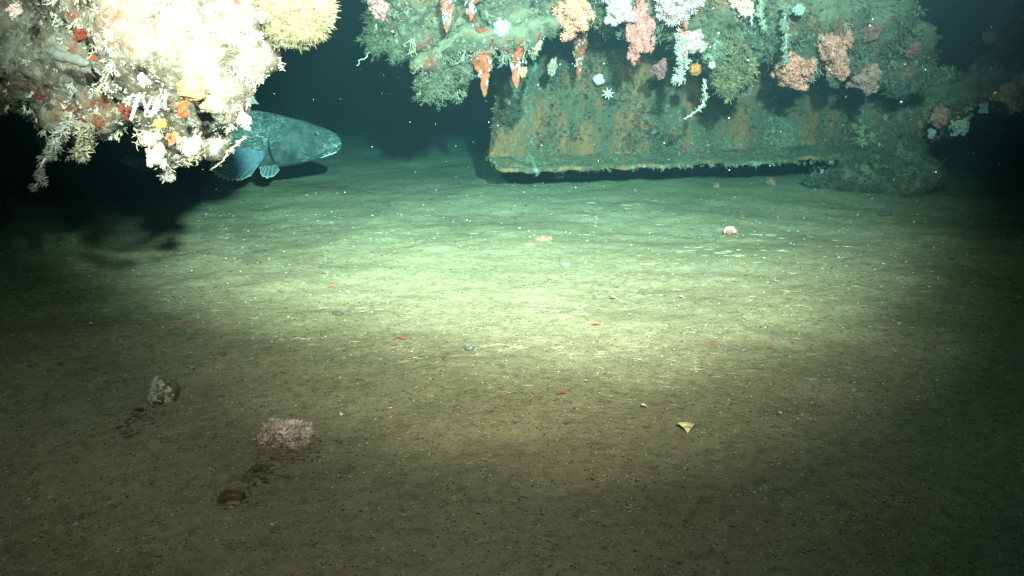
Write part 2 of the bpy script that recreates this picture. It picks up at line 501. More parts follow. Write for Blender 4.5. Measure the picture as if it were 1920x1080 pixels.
left_blobs = [pxblob(60, 60, 2.75, 135), pxblob(-150, 40, 2.85, 190), pxblob(185, 100, 2.65, 120), pxblob(205, 190, 2.6, 66),
              pxblob(330, 80, 2.45, 140), pxblob(420, 60, 2.4, 92), pxblob(400, 165, 2.4, 72), pxblob(330, 225, 2.45, 66),
              pxblob(330, 282, 2.45, 32), pxblob(250, -110, 2.6, 200), pxblob(30, -140, 2.8, 210), pxblob(430, -70, 2.55, 80),
              pxblob(120, 190, 2.7, 50), pxblob(60, 150, 2.75, 60), pxblob(150, 250, 2.62, 24), pxblob(445, 210, 2.45, 36),
              pxblob(250, -350, 2.9, 330), pxblob(-130, 250, 2.55, 95), pxblob(-230, 320, 2.6, 110), pxblob(-330, 200, 2.8, 170), pxblob(-250, -250, 3.1, 330), pxblob(390, 255, 2.45, 34), pxblob(100, 205, 2.8, 38), pxblob(122, 216, 2.55, 36)]
LV, LT = blob_solid(left_blobs, 0.014, 0.035, 7.0)
wreck_l = empty('wreck_overhang', W(200, 50, 2.7), 'wreck ledge at upper left smothered in glaring white and cream growth', 'wreck')
def rel(V, o): return V - np.array(o.location)
core = link('core', make_mesh('core', rel(LV, wreck_l), LT, None, M_CRUST_PALE), wreck_l)
LW = [(0.80, 0.77, 0.66), (0.50, 0.42, 0.27), (0.72, 0.65, 0.45), (0.30, 0.23, 0.14), (0.66, 0.62, 0.54), (0.80, 0.77, 0.70), (0.07, 0.055, 0.035), (0.60, 0.52, 0.28), (0.20, 0.15, 0.09)]
def dens_l(P):
    return np.clip(0.75 + 1.0 * nz(P, 9, 2.2), 0.25, 1)
LW = [(r * 0.97, g * 0.98, min(0.85, b * 1.32)) for r, g, b in LW]
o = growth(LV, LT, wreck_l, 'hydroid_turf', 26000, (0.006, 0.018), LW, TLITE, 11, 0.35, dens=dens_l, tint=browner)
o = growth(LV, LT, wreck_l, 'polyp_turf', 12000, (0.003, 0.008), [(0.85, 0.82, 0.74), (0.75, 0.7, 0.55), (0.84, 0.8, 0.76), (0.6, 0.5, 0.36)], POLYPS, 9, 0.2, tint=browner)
def low_l(P, n): return near_front(P, n) * (n[:, 2] < 0.1) * 1.0
o = growth(LV, LT, wreck_l, 'hanging_hydroids', 1300, (0.018, 0.042), [(0.62, 0.56, 0.42), (0.5, 0.42, 0.28), (0.75, 0.72, 0.64)], STALKS, 7, 0.9, low_l)

rng = np.random.default_rng(103)
# ------------------------------------------------------------------ wreck: middle overhang with the hanging garden
def mb_(px, py, r, y=4.9, ry=None): return pxblob(px, py, y - 0.15, r, ry)
mid_blobs = [mb_(725, 25, 42), mb_(790, 60, 55), mb_(825, 125, 46), mb_(770, -40, 80), mb_(870, 50, 62), mb_(850, 150, 26), mb_(800, 150, 26),
             mb_(940, 40, 54), mb_(960, -20, 80), mb_(1040, -10, 52), mb_(1130, -30, 66), mb_(1230, -20, 78), mb_(1330, 0, 84),
             mb_(1370, 95, 55), mb_(1372, 140, 34), mb_(1440, 20, 74, 5.0), mb_(1540, 35, 86, 5.1), mb_(1620, 60, 72, 5.1), mb_(1690, 95, 52, 5.2),
             mb_(1620, 0, 86, 5.2), mb_(1712, 135, 34, 5.2), mb_(1500, 100, 40, 5.1), mb_(1320, 60, 50)]
for t in np.linspace(0, 1, 14):
    mid_blobs.append(mb_(1035 - 262 * t, 38 + 78 * t + 8 * math.sin(t * 8), 24 + 5 * math.sin(t * 11), 4.66))
for x in range(680, 1660, 90):
    mid_blobs.append(mb_(x + 40, -150, 120, 5.1)); mid_blobs.append(mb_(x + 40, -300, 150, 5.3))
MV, MT = blob_solid(mid_blobs, 0.024, 0.055, 4.5)
wreck_m = empty('wreck_overhang', W(1150, -60, 5.2), 'long dark wreck ledge across the top hung with pink corals and rust icicles', 'wreck')
link('core', make_mesh('core', rel(MV, wreck_m), MT, None, M_CRUST_RUST), wreck_m)
MWs = [(0.12, 0.11, 0.075), (0.075, 0.07, 0.05), (0.20, 0.18, 0.145), (0.05, 0.047, 0.033), (0.16, 0.06, 0.036), (0.12, 0.085, 0.05), (0.26, 0.24, 0.2)]
MWs = [(r * 1.1, g * 0.8, b * 0.68) for r, g, b in MWs]
MWS_LIT = [tuple(min(0.55, 3.4 * c) for c in col) for col in MWs]  # growth colour brightened to stand in for lamp light missing at far right
def dens_m(P):
    x, y = project(P); t = np.clip((1035 - x) / 262, 0, 1); d = np.hypot(x - (1035 - 262 * t), y - (38 + 78 * t))
    return np.clip(0.5 + 1.1 * nz(P, 4.5, 1.2), 0.06, 1) * np.where(d < 24, 0.12, 1)
growth(MV, MT, wreck_m, 'hydroid_turf', 22000, (0.010, 0.032), MWs, TLITE, 4.5, 0.45, dens=dens_m)
growth(MV, MT, wreck_m, 'polyp_turf', 5200, (0.005, 0.012), [(0.4, 0.35, 0.3), (0.28, 0.25, 0.2), (0.46, 0.40, 0.37)], POLYPS, 5, 0.2)
def low_m(P, n): return near_front(P, n) * (n[:, 2] < 0.0) * 1.0
growth(MV, MT, wreck_m, 'hanging_hydroids', 2400, (0.03, 0.085), [(0.18, 0.155, 0.11), (0.12, 0.10, 0.07), (0.25, 0.215, 0.16)], STALKS, 5, 1.0, low_m)

rng = np.random.default_rng(104)
# ------------------------------------------------------------------ wreck: rusty hull plate with its bottom flange
def plate_strip(path_front, thick, parent, name, mat, nseg=120, amp=0.012, fr=6):
    """loft a profile (list of (y,z) offsets) along the wall's base line"""
    pass
HA, HB = W(930, 325, 5.10), W(1640, 300, 5.52)      # lower front corners of the flange
hull = empty('hull_plate', (HA[0], HA[1], 0.0), 'rust streaked steel hull plate with a flanged lower edge hovering over the mud', 'hull plate')
def hull_build(flange):
    ax = unit((HB - HA) * [1, 1, 0]); out = np.array([ax[1], -ax[0], 0])
    Ln = np.linalg.norm((HB - HA)[:2]) + (0.05 if flange else 0.12)
    nu = 200
    us = np.linspace(0, Ln, nu)
    zb = HA[2] + (HB[2] - HA[2]) * us / Ln
    prof = []
    def seg(a, b, n):
        for i in range(n): prof.append((a[0] + (b[0] - a[0]) * i / n, a[1] + (b[1] - a[1]) * i / n))
    if flange:
        seg((0, 0), (0, 0.022), 5); seg((0, 0.022), (-0.17, 0.080), 12); seg((-0.17, 0.080), (-0.17, 0.02), 4); seg((-0.17, 0.02), (0, 0), 8)
    else:
        seg((-0.15, 0.03), (-0.30, 0.95), 70); seg((-0.30, 0.95), (-0.42, 0.95), 4); seg((-0.42, 0.95), (-0.28, 0.03), 20); seg((-0.28, 0.03), (-0.15, 0.03), 5)
    prof = np.array(prof); npf = len(prof)
    V = []
    for i, u in enumerate(us):
        for (o_, h) in prof:
            edge = 0.09 * noise.fractal((h * 7, 2.2, 4.0), 0.6, 2, 6) if u < 0.3 else 0
            lean = 0.30 * min(h, 0.26)
            p = HA + ax * (u + (edge + lean) * max(0, 1 - u / 0.3)) + out * o_
            z = zb[i] + h + (0.016 * noise.fractal((u * 2.8, 3.3, 1.1), .7, 2, 6) if flange else 0)
            q = (p[0] * 3.2, p[1] * 3.2, z * 3.2)
            n_ = noise.fractal(q, 0.8, 2, 5)
            k = 0.022 if h > 0.08 else 0.022
            V.append((p + out * n_ * k + np.array([0, 0, 0]))[:2].tolist() + [z + (noise.fractal((u * 7, o_ * 7, 5), .8, 2, 4) * 0.010 if h < 0.07 else 0)])
    V = np.array(V); Fc = []
    for i in range(nu - 1):
        for j in range(npf):
            a, b = i * npf + j, i * npf + (j + 1) % npf; c, d = a + npf, b + npf
            Fc += [(a, c, b), (b, c, d)]
    for base in (0, (nu - 1) * npf):     # end caps
        m = len(V); V = np.concatenate([V, V[base:base + npf].mean(0)[None]])
        for j in range(npf):
            t = (base + j, base + (j + 1) % npf, m); Fc.append(t if base == 0 else t[::-1])
    return V, np.array(Fc)
HV, HT = hull_build(False); HT = outward(HV, HT)
link('plate', make_mesh('plate', rel(HV, hull), HT, None, M_PLATE), hull)
FV, FT = hull_build(True); FT = outward(FV, FT)
M_FLANGE = mat_crust('rusted_flange', [(0.36, (0.06, 0.05, 0.035)), (0.49, (0.12, 0.075, 0.04)), (0.57, (0.38, 0.14, 0.05)), (0.68, (0.18, 0.075, 0.04))], (0.14, 0.11, 0.07), (0.11, 0.095, 0.062))
link('flange', make_mesh('flange', rel(FV, hull), FT, None, M_FLANGE), hull)
def front_h(P, n): return (n[:, 1] < -0.2) * 1.0
growth(HV, HT, hull, 'hydroid_turf', 22000, (0.010, 0.034), [(0.06, 0.06, 0.04), (0.13, 0.125, 0.09), (0.03, 0.03, 0.022), (0.17, 0.07, 0.04), (0.20, 0.19, 0.14)], TLITE, 3, 0.4, front_h,
       dens=lambda P: np.clip(0.5 + 1.2 * nz(P, 3.0, 8.0), 0.08, 1))

growth(FV, FT, hull, 'flange_turf', 2200, (0.008, 0.024), [(0.07, 0.065, 0.045), (0.13, 0.12, 0.085), (0.16, 0.08, 0.04), (0.2, 0.18, 0.13)], TLITE, 4, 0.0, lambda P, n: (n[:, 2] > 0.1) * 1.0)
def fringe():
    mb = MB(); ax = unit((HB - HA) * [1, 1, 0]); L = np.linalg.norm((HB - HA)[:2])
    n = 260; u = L * np.clip(rng.beta(1.6, 1.2, n), 0.1, 1.15)
    P = HA + ax * u[:, None] + np.array([0, 0, 1]) * (HB[2] - HA[2]) * (u / L)[:, None]; P[:, 1] += 0.004; P[:, 2] += rng.uniform(0, .02, n)
    A = np.stack([rng.normal(size=n) * .4, -0.5 + rng.normal(size=n) * .3, -0.7 + rng.normal(size=n) * .5], 1)
    place(mb, STALKS, P - np.array(hull.location), A, rng.uniform(.010, .04, n) * rng.uniform(.4, 1.2, n), patch_colors(P, [(0.34, .33, .26), (.2, .2, .15), (.42, .4, .34)], 4))
    o = mb.build('fringe_hydroids', M_TURF, hull); o['kind'] = 'stuff'
fringe()

rng = np.random.default_rng(105)
# ------------------------------------------------------------------ right end: spar, block and mound
sp_blobs = []
for t in np.linspace(0, 1, 12):
    sp_blobs.append(pxblob(1640 + 330 * t, 232 - 95 * t + 14 * math.sin(t * 9), 5.75 - 0.4 * t, 44 + 10 * math.sin(t * 7 + 1)))
sp_blobs += [pxblob(1690, 170, 5.8, 52), pxblob(1760, 165, 5.8, 40), pxblob(1620, 195, 5.9, 52), pxblob(1560, 185, 6.0, 45)]
SV, ST = blob_solid(sp_blobs, 0.026, 0.05, 5.0)
spar = empty('wreck_spar', W(1780, 200, 5.6), 'overgrown slanting spar climbing to the right edge above black water', 'wreck spar')
link('core', make_mesh('core', rel(SV, spar), ST, None, M_CRUST_RUST), spar)
growth(SV, ST, spar, 'hydroid_turf', 2200, (0.02, 0.06), MWS_LIT, TUFTS, 4, 0.3, dens=dens_m)

BV, BT = blob_solid([pxblob(1905, 105, 6.2, 62), pxblob(1990, 70, 6.2, 110), pxblob(1870, 120, 6.2, 34), pxblob(1930, 150, 6.1, 50), pxblob(2050, 140, 6.2, 120)], 0.028, 0.05, 5.0)
block = empty('wreck_block', W(1930, 110, 6.2), 'dark overgrown wreck lump standing at the right edge beyond the spar', 'wreck')
link('core', make_mesh('core', rel(BV, block), BT, None, M_CRUST_RUST), block)
growth(BV, BT, block, 'hydroid_turf', 1600, (0.02, 0.07), MWS_LIT, TUFTS, 4, 0.3, dens=dens_m)

DV, DT = blob_solid([pxblob(1690, 312, 5.3, 48, 40), pxblob(1645, 325, 5.3, 38), pxblob(1728, 328, 5.25, 32), pxblob(1600, 338, 5.3, 22), pxblob(1690, 345, 5.2, 40, 36)], 0.022, 0.07, 5.0)
mound = empty('encrusted_boulder', W(1690, 350, 5.5), 'dark green hydroid covered boulder on the mud below the spar', 'boulder')
link('core', make_mesh('core', rel(DV, mound), DT, None, M_CRUST_RUST), mound)
growth(DV, DT, mound, 'hydroid_turf', 1500, (0.02, 0.05), [(0.10, 0.10, 0.065), (0.07, .075, .05), (.15, .14, .10)], TUFTS_FINE, 4, 0.3)

rng = np.random.default_rng(106)
# ------------------------------------------------------------------ growth that hangs as single animals
def coral_mesh(k, lobes=13, elong=1.25):
    """unit-size soft coral hanging along -Z: lobes on a stem, studded with polyps"""
    st = MB(); po = MB()
    st.add(*tube([(0, 0, 0.6), (0.05, 0, 0.3), (0, 0.04, -0.3)], [0.12, 0.12, 0.08], 7), (0.6, 0.55, 0.55))
    pts, nrs = [], []
    V, Fc = ICO[2]
    heads = [unit(rng.normal(size=3)) * rng.uniform(0.25, 0.72) * np.array([1, 1, elong]) for _ in range(lobes)]
    for i in range(150):
        h = heads[i % lobes]
        c = h * rng.uniform(0.5, 1.15) + unit(rng.normal(size=3)) * rng.uniform(0.1, 0.36); r = rng.uniform(0.05, 0.10)
        c[2] = min(c[2], 1.0)
        Vd = ICO[1][0] * (1 + 0.3 * rng.normal(size=(len(ICO[1][0]), 1))) * r
        st.add(Vd * [1, 1, 1.3] + c, ICO[1][1], (0.6, 0.55, 0.55))
        if i < 40: st.add(*tube([(0, 0, 0.3), c * 0.5, c], [0.05, 0.04, 0.03], 4), (0.7, 0.7, 0.7))
        m = 13; d = unit(rng.normal(size=(m, 3)) + unit(c) * 0.6)
        pts.append(c + d * r * rng.uniform(0.7, 1.3, (m, 1))); nrs.append(d)
    P = np.concatenate(pts); A = np.concatenate(nrs)
    place(po, LITE, P, A, rng.uniform(0.08, 0.18, len(P)), np.ones((len(P), 3)) * rng.uniform(0.6, 1.45, (len(P), 1)))
    return st.arrays(), po.arrays()
CORALS = [coral_mesh(k) for k in range(5)]
CORAL_MATS = {}
def coral_mat(col):
    if col in CORAL_MATS: return CORAL_MATS[col]
    m, nt, b = new_mat('coral_flesh')
    a = N(nt, 'ShaderNodeAttribute', attribute_name='Col')
    n = noise_tex(nt, 35, 3, 0.6, pos(nt))
    r = ramp(nt, [(0.3, tuple(x * 0.75 for x in col)), (0.7, tuple(min(0.9, x * 1.15) for x in col))])
    nt.links.new(n.outputs[0], r.inputs[0])
    c = mixc(nt, 1.0, a.outputs['Color'], r.outputs[0], 'MULTIPLY')
    nt.links.new(c, b.inputs['Base Color']); b.inputs['Roughness'].default_value = 0.75
    CORAL_MATS[col] = m
    return m
CORAL_MESHES = {}
ci = [0]
def soft_coral(px, py, y, r, col, label, sx=1.0, sz=1.0, cat='soft coral'):
    k = ci[0] % len(CORALS); ci[0] += 1
    key = (k, col)
    if key not in CORAL_MESHES:
        (a, b) = CORALS[k]; m = coral_mat(col)
        CORAL_MESHES[key] = (make_mesh('soft_coral', *a, m), make_mesh('polyps', *b, m))
    ms, mp = CORAL_MESHES[key]
    p = W(px, py, y); s = 1.12 * r * PX(y)
    o = link('soft_coral', ms, loc=p); o.scale = (s * sx, s * sx, s * sz); o.rotation_euler = (rng.uniform(-.2, .2), rng.uniform(-.2, .2), rng.uniform(0, 6.28))
    tag(o, label, cat)
    c = link('polyps', mp, o)
    return o
PK = (0.52, 0.16, 0.15); SAL = (0.56, 0.20, 0.16); WHT = (0.50, 0.32, 0.32); DUL = (0.30, 0.11, 0.11); ORG = (0.70, 0.26, 0.10); CRM = (0.75, 0.70, 0.58)
soft_coral(1075, 22, 4.5, 42, (0.62, 0.23, 0.16), 'bright orange pink soft coral beside the white pair at the top of the ledge')
soft_coral(1165, 12, 4.5, 30, WHT, 'small whitish soft coral between the orange pink one and the long red pink one')
soft_coral(1205, 55, 4.5, 34, PK, 'long red pink soft coral hanging deepest between two white ones', 0.8, 1.5)
soft_coral(1268, 10, 4.4, 46, WHT, 'largest brilliant white soft coral hanging in the middle of the ledge')
soft_coral(1302, 78, 4.4, 22, WHT, 'small white soft coral hanging just below the largest white one')
soft_coral(1490, 130, 4.7, 42, SAL, 'broad salmon soft coral with a ragged lower edge, left of the tall one', 1.1, 0.8)
soft_coral(1562, 105, 4.7, 34, SAL, 'tall salmon pink soft coral hanging under the right half of the ledge', 1.0, 1.25)
soft_coral(1620, 148, 4.8, 30, (0.42, 0.19, 0.18), 'greyish pink soft coral right below the tall salmon one', 1.0, 0.75)
soft_coral(1712, 95, 4.85, 18, DUL, 'dull pink soft coral near the ledge right corner')
soft_coral(1635, 62, 4.7, 16, DUL, 'small dull pink soft coral above the greyish pink one')
soft_coral(715, 6, 4.6, 30, (0.78, 0.32, 0.32), 'pink soft coral on the ledge left end at the top edge')
soft_coral(1393, 8, 4.5, 22, (0.70, 0.42, 0.34), 'pale pink soft coral above the yellowish hydroid bush')
soft_coral(1235, 128, 4.8, 16, DUL, 'small dim pink soft coral below the long red pink one')
soft_coral(1036, 128, 4.9, 12, (0.36, 0.23, 0.2), 'thin pale pink soft coral hanging over the hull plate', 0.9, 1.5)
soft_coral(1762, 218, 5.15, 20, (0.62, 0.24, 0.18), 'salmon soft coral under the spar, left of the pale one')
soft_coral(1802, 237, 5.15, 18, (0.62, 0.52, 0.46), 'pale cream soft coral hanging under the spar')
soft_coral(1846, 203, 5.2, 9, (0.5, 0.45, 0.42), 'tiny pale soft coral under the spar, between two pink ones')
soft_coral(1898, 170, 5.1, 32, (0.66, 0.32, 0.25), 'large dim pink soft coral on the spar at the right edge')
soft_coral(1748, 252, 5.2, 10, (0.55, 0.46, 0.4), 'tiny cream soft coral where the spar meets the boulder')
soft_coral(1858, 70, 5.75, 12, (0.4, 0.2, 0.16), 'dim reddish soft coral on the lump at the right edge')
# on the left ledge
soft_coral(325, 258, 2.16, 14, (0.52, 0.19, 0.10), 'bright orange soft coral among white tufts at the left ledge foot')
soft_coral(345, 205, 2.16, 14, (0.30, 0.09, 0.04), 'rust orange soft coral beside the white worm tubes')
soft_coral(290, 292, 2.22, 22, CRM, 'cream soft coral on the lowest tip of the left ledge')
soft_coral(362, 275, 2.16, 22, WHT, 'white soft coral right of the orange one on the left ledge')
soft_coral(280, 262, 2.2, 16, (0.72, 0.5, 0.46), 'pinkish white soft coral left of the orange one')
soft_coral(458, 225, 2.2, 16, WHT, 'white soft coral on the left ledge just above the fish back')
soft_coral(405, 275, 2.22, 14, (0.74, 0.6, 0.58), 'small pale pink soft coral nearest the fish pectoral fin')
soft_coral(272, 150, 2.02, 11, (0.75, 0.5, 0.45), 'small pink soft coral above the white worm tubes')
soft_coral(205, 68, 2.02, 12, (0.78, 0.45, 0.38), 'small coral pink soft coral left of the dazzling white patch')
soft_coral(152, 66, 2.25, 13, (0.15, 0.03, 0.02), 'dark red soft coral in the hollow above the grey pipe', 1.2, 1.0)
soft_coral(176, 108, 2.2, 6, (0.3, 0.05, 0.03), 'small bright red soft coral at the grey pipe end')
soft_coral(235, 210, 2.27, 14, (0.17, 0.045, 0.03), 'dark red soft coral left of the worm tubes')
soft_coral(185, 228, 2.32, 12, (0.19, 0.07, 0.04), 'brownish red soft coral low on the left ledge')
soft_coral(75, 182, 2.42, 8, (0.17, 0.035, 0.025), 'dim red soft coral on the shadowy far left of the ledge')
soft_coral(30, 20, 2.35, 14, (0.6, 0.42, 0.4), 'dim pale pink soft coral in the upper left corner')

# yellow bristly sponge ball
def ball():
    c = W(553, 18, 2.35); R = 68 * PX(2.35)
    o = empty('bristle_sponge', c, 'round yellowish bristly sponge ball on the left ledge top right', 'sponge')
    mb = MB(); V, Fc = ICO[4]
    Vd = V * (1 + 0.07 * np.array([noise.fractal(tuple(v * 2.2), .8, 2, 4) for v in V]))[:, None] * R * 0.9
    mb.add(Vd * [1, 1, 0.9], Fc, (0.10, 0.085, 0.04)); mb.build('body', M_CORAL, o)
    n = 2600; d = unit(rng.normal(size=(n, 3))); mb = MB()
    place(mb, TUFTS_FINE, d * R * [0.85, .85, .78], d + rng.normal(size=(n, 3)) * 0.15, rng.uniform(.016, .028, n), np.array([[0.19, .165, .10]]) * rng.uniform(.7, 1.25, (n, 1)))
    b = mb.build('bristles', M_TURF, o); b['kind'] = 'stuff'
ball()

rng = np.random.default_rng(107)
# feathery hanging strands
def strand(pts, y, r, col, label, hair=0.03, nh=160, name='hydroid_strand', cat='hydroid'):
    nh = int(nh * 1.7)
    P = np.array([W(px, py, yy) for (px, py), yy in zip(pts, np.broadcast_to(y, len(pts)))])
    t = np.linspace(0, len(P) - 1, len(P) * 5); i = np.clip(t.astype(int), 0, len(P) - 2); f = (t - i)[:, None]
    P = P[i] * (1 - f) + P[i + 1] * f + rng.normal(size=(len(t), 3)) * r * 0.8
    mb = MB(); o0 = P[0].copy(); P = P - o0
    mb.add(*tube(P, np.linspace(r, r * 0.5, len(P)), 4), col)
    k = rng.integers(0, len(P), nh)
    taper = 1 - 0.5 * k / len(P)
    place(mb, TLITE + POLYPS, P[k] + rng.normal(size=(nh, 3)) * r, rng.normal(size=(nh, 3)) + [0, 0, -.6], 0.72 * hair * taper * rng.uniform(.3, 1, nh), np.array([col]) * np.array([1, .92, .86]) * rng.uniform(.35, 0.8, (nh, 1)))
    o = mb.build(name, M_TURF, loc=o0)
    return tag(o, label, cat)
strand([(135, 225), (112, 250), (95, 280), (78, 315), (66, 352)], 2.5, 0.006, (0.66, 0.64, 0.62), 'long pale feathery strand dangling into the dark at far left', 0.035, 170)
strand([(165, 245), (158, 270), (150, 295)], 2.45, 0.008, (0.55, 0.5, 0.4), 'short tan tassel hanging right of the long pale strand', 0.05, 90)
strand([(310, 300), (316, 320), (312, 334)], 2.3, 0.005, (0.75, 0.76, 0.74), 'white tassel at the lowest tip of the left ledge', 0.04, 70)
strand([(455, 255), (430, 285), (400, 318)], 2.4, 0.003, (0.6, 0.5, 0.38), 'thin brown twig bending out below the left ledge', 0.012, 30)
strand([(1283, 70), (1277, 110), (1272, 150)], 4.4, 0.012, (0.74, 0.74, 0.66), 'white feathery column hanging below the largest white coral', 0.05, 150)
strand([(1283, 40), (1283, 70), (1285, 95)], 4.38, 0.010, (0.55, 0.12, 0.09), 'red rod hanging between the two white soft corals', 0.012, 20)
strand([(1318, 150), (1325, 180), (1312, 205), (1285, 222)], 4.5, 0.005, (0.6, 0.6, 0.5), 'curling pale tendril below the yellowish hydroid bush', 0.025, 70)
strand([(1473, 10), (1472, 70), (1474, 118)], 4.5, 0.007, (0.42, 0.42, 0.35), 'straight greenish feathery strand left of the tall salmon coral', 0.045, 120)
strand([(1430, 0), (1428, 25), (1431, 55)], 4.5, 0.007, (0.55, 0.58, 0.45), 'short pale strand at the top edge right of the hydroid bush', 0.04, 70)
strand([(1405, 0), (1407, 20), (1405, 45)], 4.5, 0.010, (0.6, 0.66, 0.68), 'bluish white tube hanging beside the pale pink coral', 0.01, 20)
strand([(700, 92), (682, 110), (668, 124)], 4.6, 0.004, (0.45, 0.46, 0.38), 'thin lone twig poking left from the ledge left end', 0.012, 16)
strand([(1005, 118), (992, 150), (984, 176)], 4.9, 0.006, (0.14, 0.22, 0.20), 'small teal feather hydroid in front of the hull plate', 0.04, 60)

rng = np.random.default_rng(108)
# hydroid bushes
def bush(px, py, y, r, col, label, n=60, drop=1.2, fine=TUFTS, sq=1.2):
    n = int(n * 2.6)
    c = W(px, py, y); R = r * PX(y); mb = MB()
    d = unit(rng.normal(size=(n, 3)) + [0, -0.3, -drop * 0.5])
    P = d * R * rng.uniform(0.15, 0.95, (n, 1)) * [1, 0.8, sq] * (0.8 + 0.5 * nz(d, 1.6, px)[:, None])
    place(mb, fine, P, d + rng.normal(size=(n, 3)) * 0.6 + [0, 0, -drop * 0.5], R * rng.uniform(0.15, 0.42, n), np.array([col]) * np.array([1, .88, .8]) * rng.uniform(.18, 0.68, (n, 1)))
    mb.add(*tube([(0, 0, R * 0.5), (0, 0, 0), (0, 0, -R * 0.5)], [R * .12, R * .1, R * .05], 5), tuple(x * .6 for x in col))
    return tag(mb.build('hydroid_bush', M_TURF, loc=c), label, 'hydroid')
bush(1372, 125, 4.5, 46, (0.40, 0.36, 0.22), 'big yellowish green hydroid bush hanging below the ledge middle', 150, 1.2, TUFTS, 1.3)
bush(1340, 95, 4.5, 26, (0.5, 0.58, 0.5), 'pale green hydroid bush right of the small white coral', 60)
bush(818, 150, 4.55, 42, (0.36, 0.37, 0.27), 'grey green hydroid bush hanging lowest on the ledge left part', 150)
bush(870, 120, 4.55, 30, (0.42, 0.42, 0.34), 'pale grey hydroid bush between the lowest bush and the rust icicles', 80)
bush(705, 62, 4.6, 34, (0.30, 0.32, 0.22), 'olive hydroid bush at the ledge left tip', 110)
bush(745, 90, 4.6, 26, (0.36, 0.38, 0.28), 'smaller olive hydroid bush beside the left tip one', 70)
bush(1740, 150, 4.95, 20, (0.3, 0.35, 0.29), 'teal hydroid bush on the ledge right corner', 50)
bush(1690, 30, 4.9, 26, (0.28, 0.38, 0.33), 'teal hydroid bush on the ledge upper right shoulder', 50)
bush(1565, 150, 4.75, 16, (0.3, 0.36, 0.31), 'small teal hydroid bush below the tall salmon coral', 40)
bush(1690, 165, 4.95, 24, (0.26, 0.32, 0.27), 'dark green hydroid bush hanging right of the greyish pink coral', 60)
bush(1415, 70, 4.6, 20, (0.34, 0.38, 0.32), 'teal hydroid bush above right of the yellowish bush', 40)
bush(1540, 335, 5.35, 34, (0.30, 0.32, 0.25), 'grey spiky hydroid bush resting on the mud below the hull plate right end', 90, 0.2, STALKS, 0.6)
bush(1600, 345, 5.3, 24, (0.24, 0.26, 0.2), 'darker spiky hydroid bush between the grey one and the boulder', 60, 0.2, STALKS, 0.6)
bush(955, 205, 5.25, 30, (0.2, 0.18, 0.12), 'dark hydroid bush on the upper left corner of the hull plate', 80)
bush(1050, 318, 5.42, 16, (0.3, 0.3, 0.2), 'small tan hydroid tuft under the hull plate flange left part', 40)

rng = np.random.default_rng(109)
# rust icicles
def rusticle(px, py0, py1, y, r, label, col=(0.27, 0.05, 0.028), tip=(0.32, 0.08, 0.04)):
    p0 = W(px, py0, y); p1 = W(px + rng.uniform(-3, 3), py1, y); L = p0[2] - p1[2]; n = 44; sides = 20
    V, C = [], []
    for i in range(n):
        t = i / (n - 1); c = (p1 - p0) * t
        rr = r * PX(y) * (1 - t) ** 0.75 * (0.9 + 0.3 * math.sin(t * 11 + px)) + 0.004
        for k in range(sides):
            a = k * 2 * math.pi / sides; m = rr * (0.85 + 0.9 * noise.fractal((math.cos(a) * 1.6, math.sin(a) * 1.6, t * 5 + px), .7, 2, 5))
            V.append(c + np.array([math.cos(a) * m, math.sin(a) * m * 0.8, 0])); C.append(np.array(col) * (1 - t) + np.array(tip) * t)
    Fc = []
    for i in range(n - 1):
        for k in range(sides):
            a, b = i * sides + k, i * sides + (k + 1) % sides; Fc += [(a, a + sides, b), (b, a + sides, b + sides)]
    m = len(V); V.append(p1 - p0); C.append(np.array(tip))
    for k in range(sides): Fc.append(((n - 1) * sides + k, m, (n - 1) * sides + (k + 1) % sides))
    mb = MB(); mb.add(V, Fc, np.array(C)); o = mb.build('rust_icicle', mat_attr('rust', 0.4, 35, 0.9), loc=p0)
    tag(o, label, 'rust icicle')
    # white polyps dotted on it
    nn = 46; t = rng.random(nn) ** 1.3 * 0.8; a = rng.uniform(math.pi, 2 * math.pi, nn)
    rr = r * PX(y) * (1 - t) ** 0.75
    P = (p1 - p0) * t[:, None] + np.stack([np.cos(a) * rr, np.sin(a) * rr * 0.85, 0 * a], 1)
    mb = MB(); place(mb, POLYPS, P, P * [1, 1, 0] + [0, 0, .001], rng.uniform(.006, .013, nn), np.ones((nn, 3)) * 0.5)
    d = mb.build('polyps', M_TURF, o); d['kind'] = 'stuff'
rusticle(908, 55, 182, 4.5, 22, 'longest rust red icicle, left of the pair under the ledge')
rusticle(966, 60, 166, 4.5, 16, 'slim rust icicle right of the longest one, orange at its tip')
rusticle(1008, 58, 104, 4.5, 14, 'stubby orange rust icicle right of the slim one', (0.34, 0.14, 0.06), (0.4, 0.19, 0.09))
rusticle(885, -20, 40, 4.45, 16, 'short dark red rust icicle at the top edge above the longest one', (0.28, 0.08, 0.06), (0.3, 0.08, 0.05))
rusticle(840, -10, 62, 4.45, 12, 'thin dark red rust icicle at the top edge above the grey bushes', (0.26, 0.07, 0.05), (0.3, 0.1, 0.06))
rusticle(1085, 60, 150, 5.05, 14, 'dim rust icicle in the recess behind the orange pink coral')

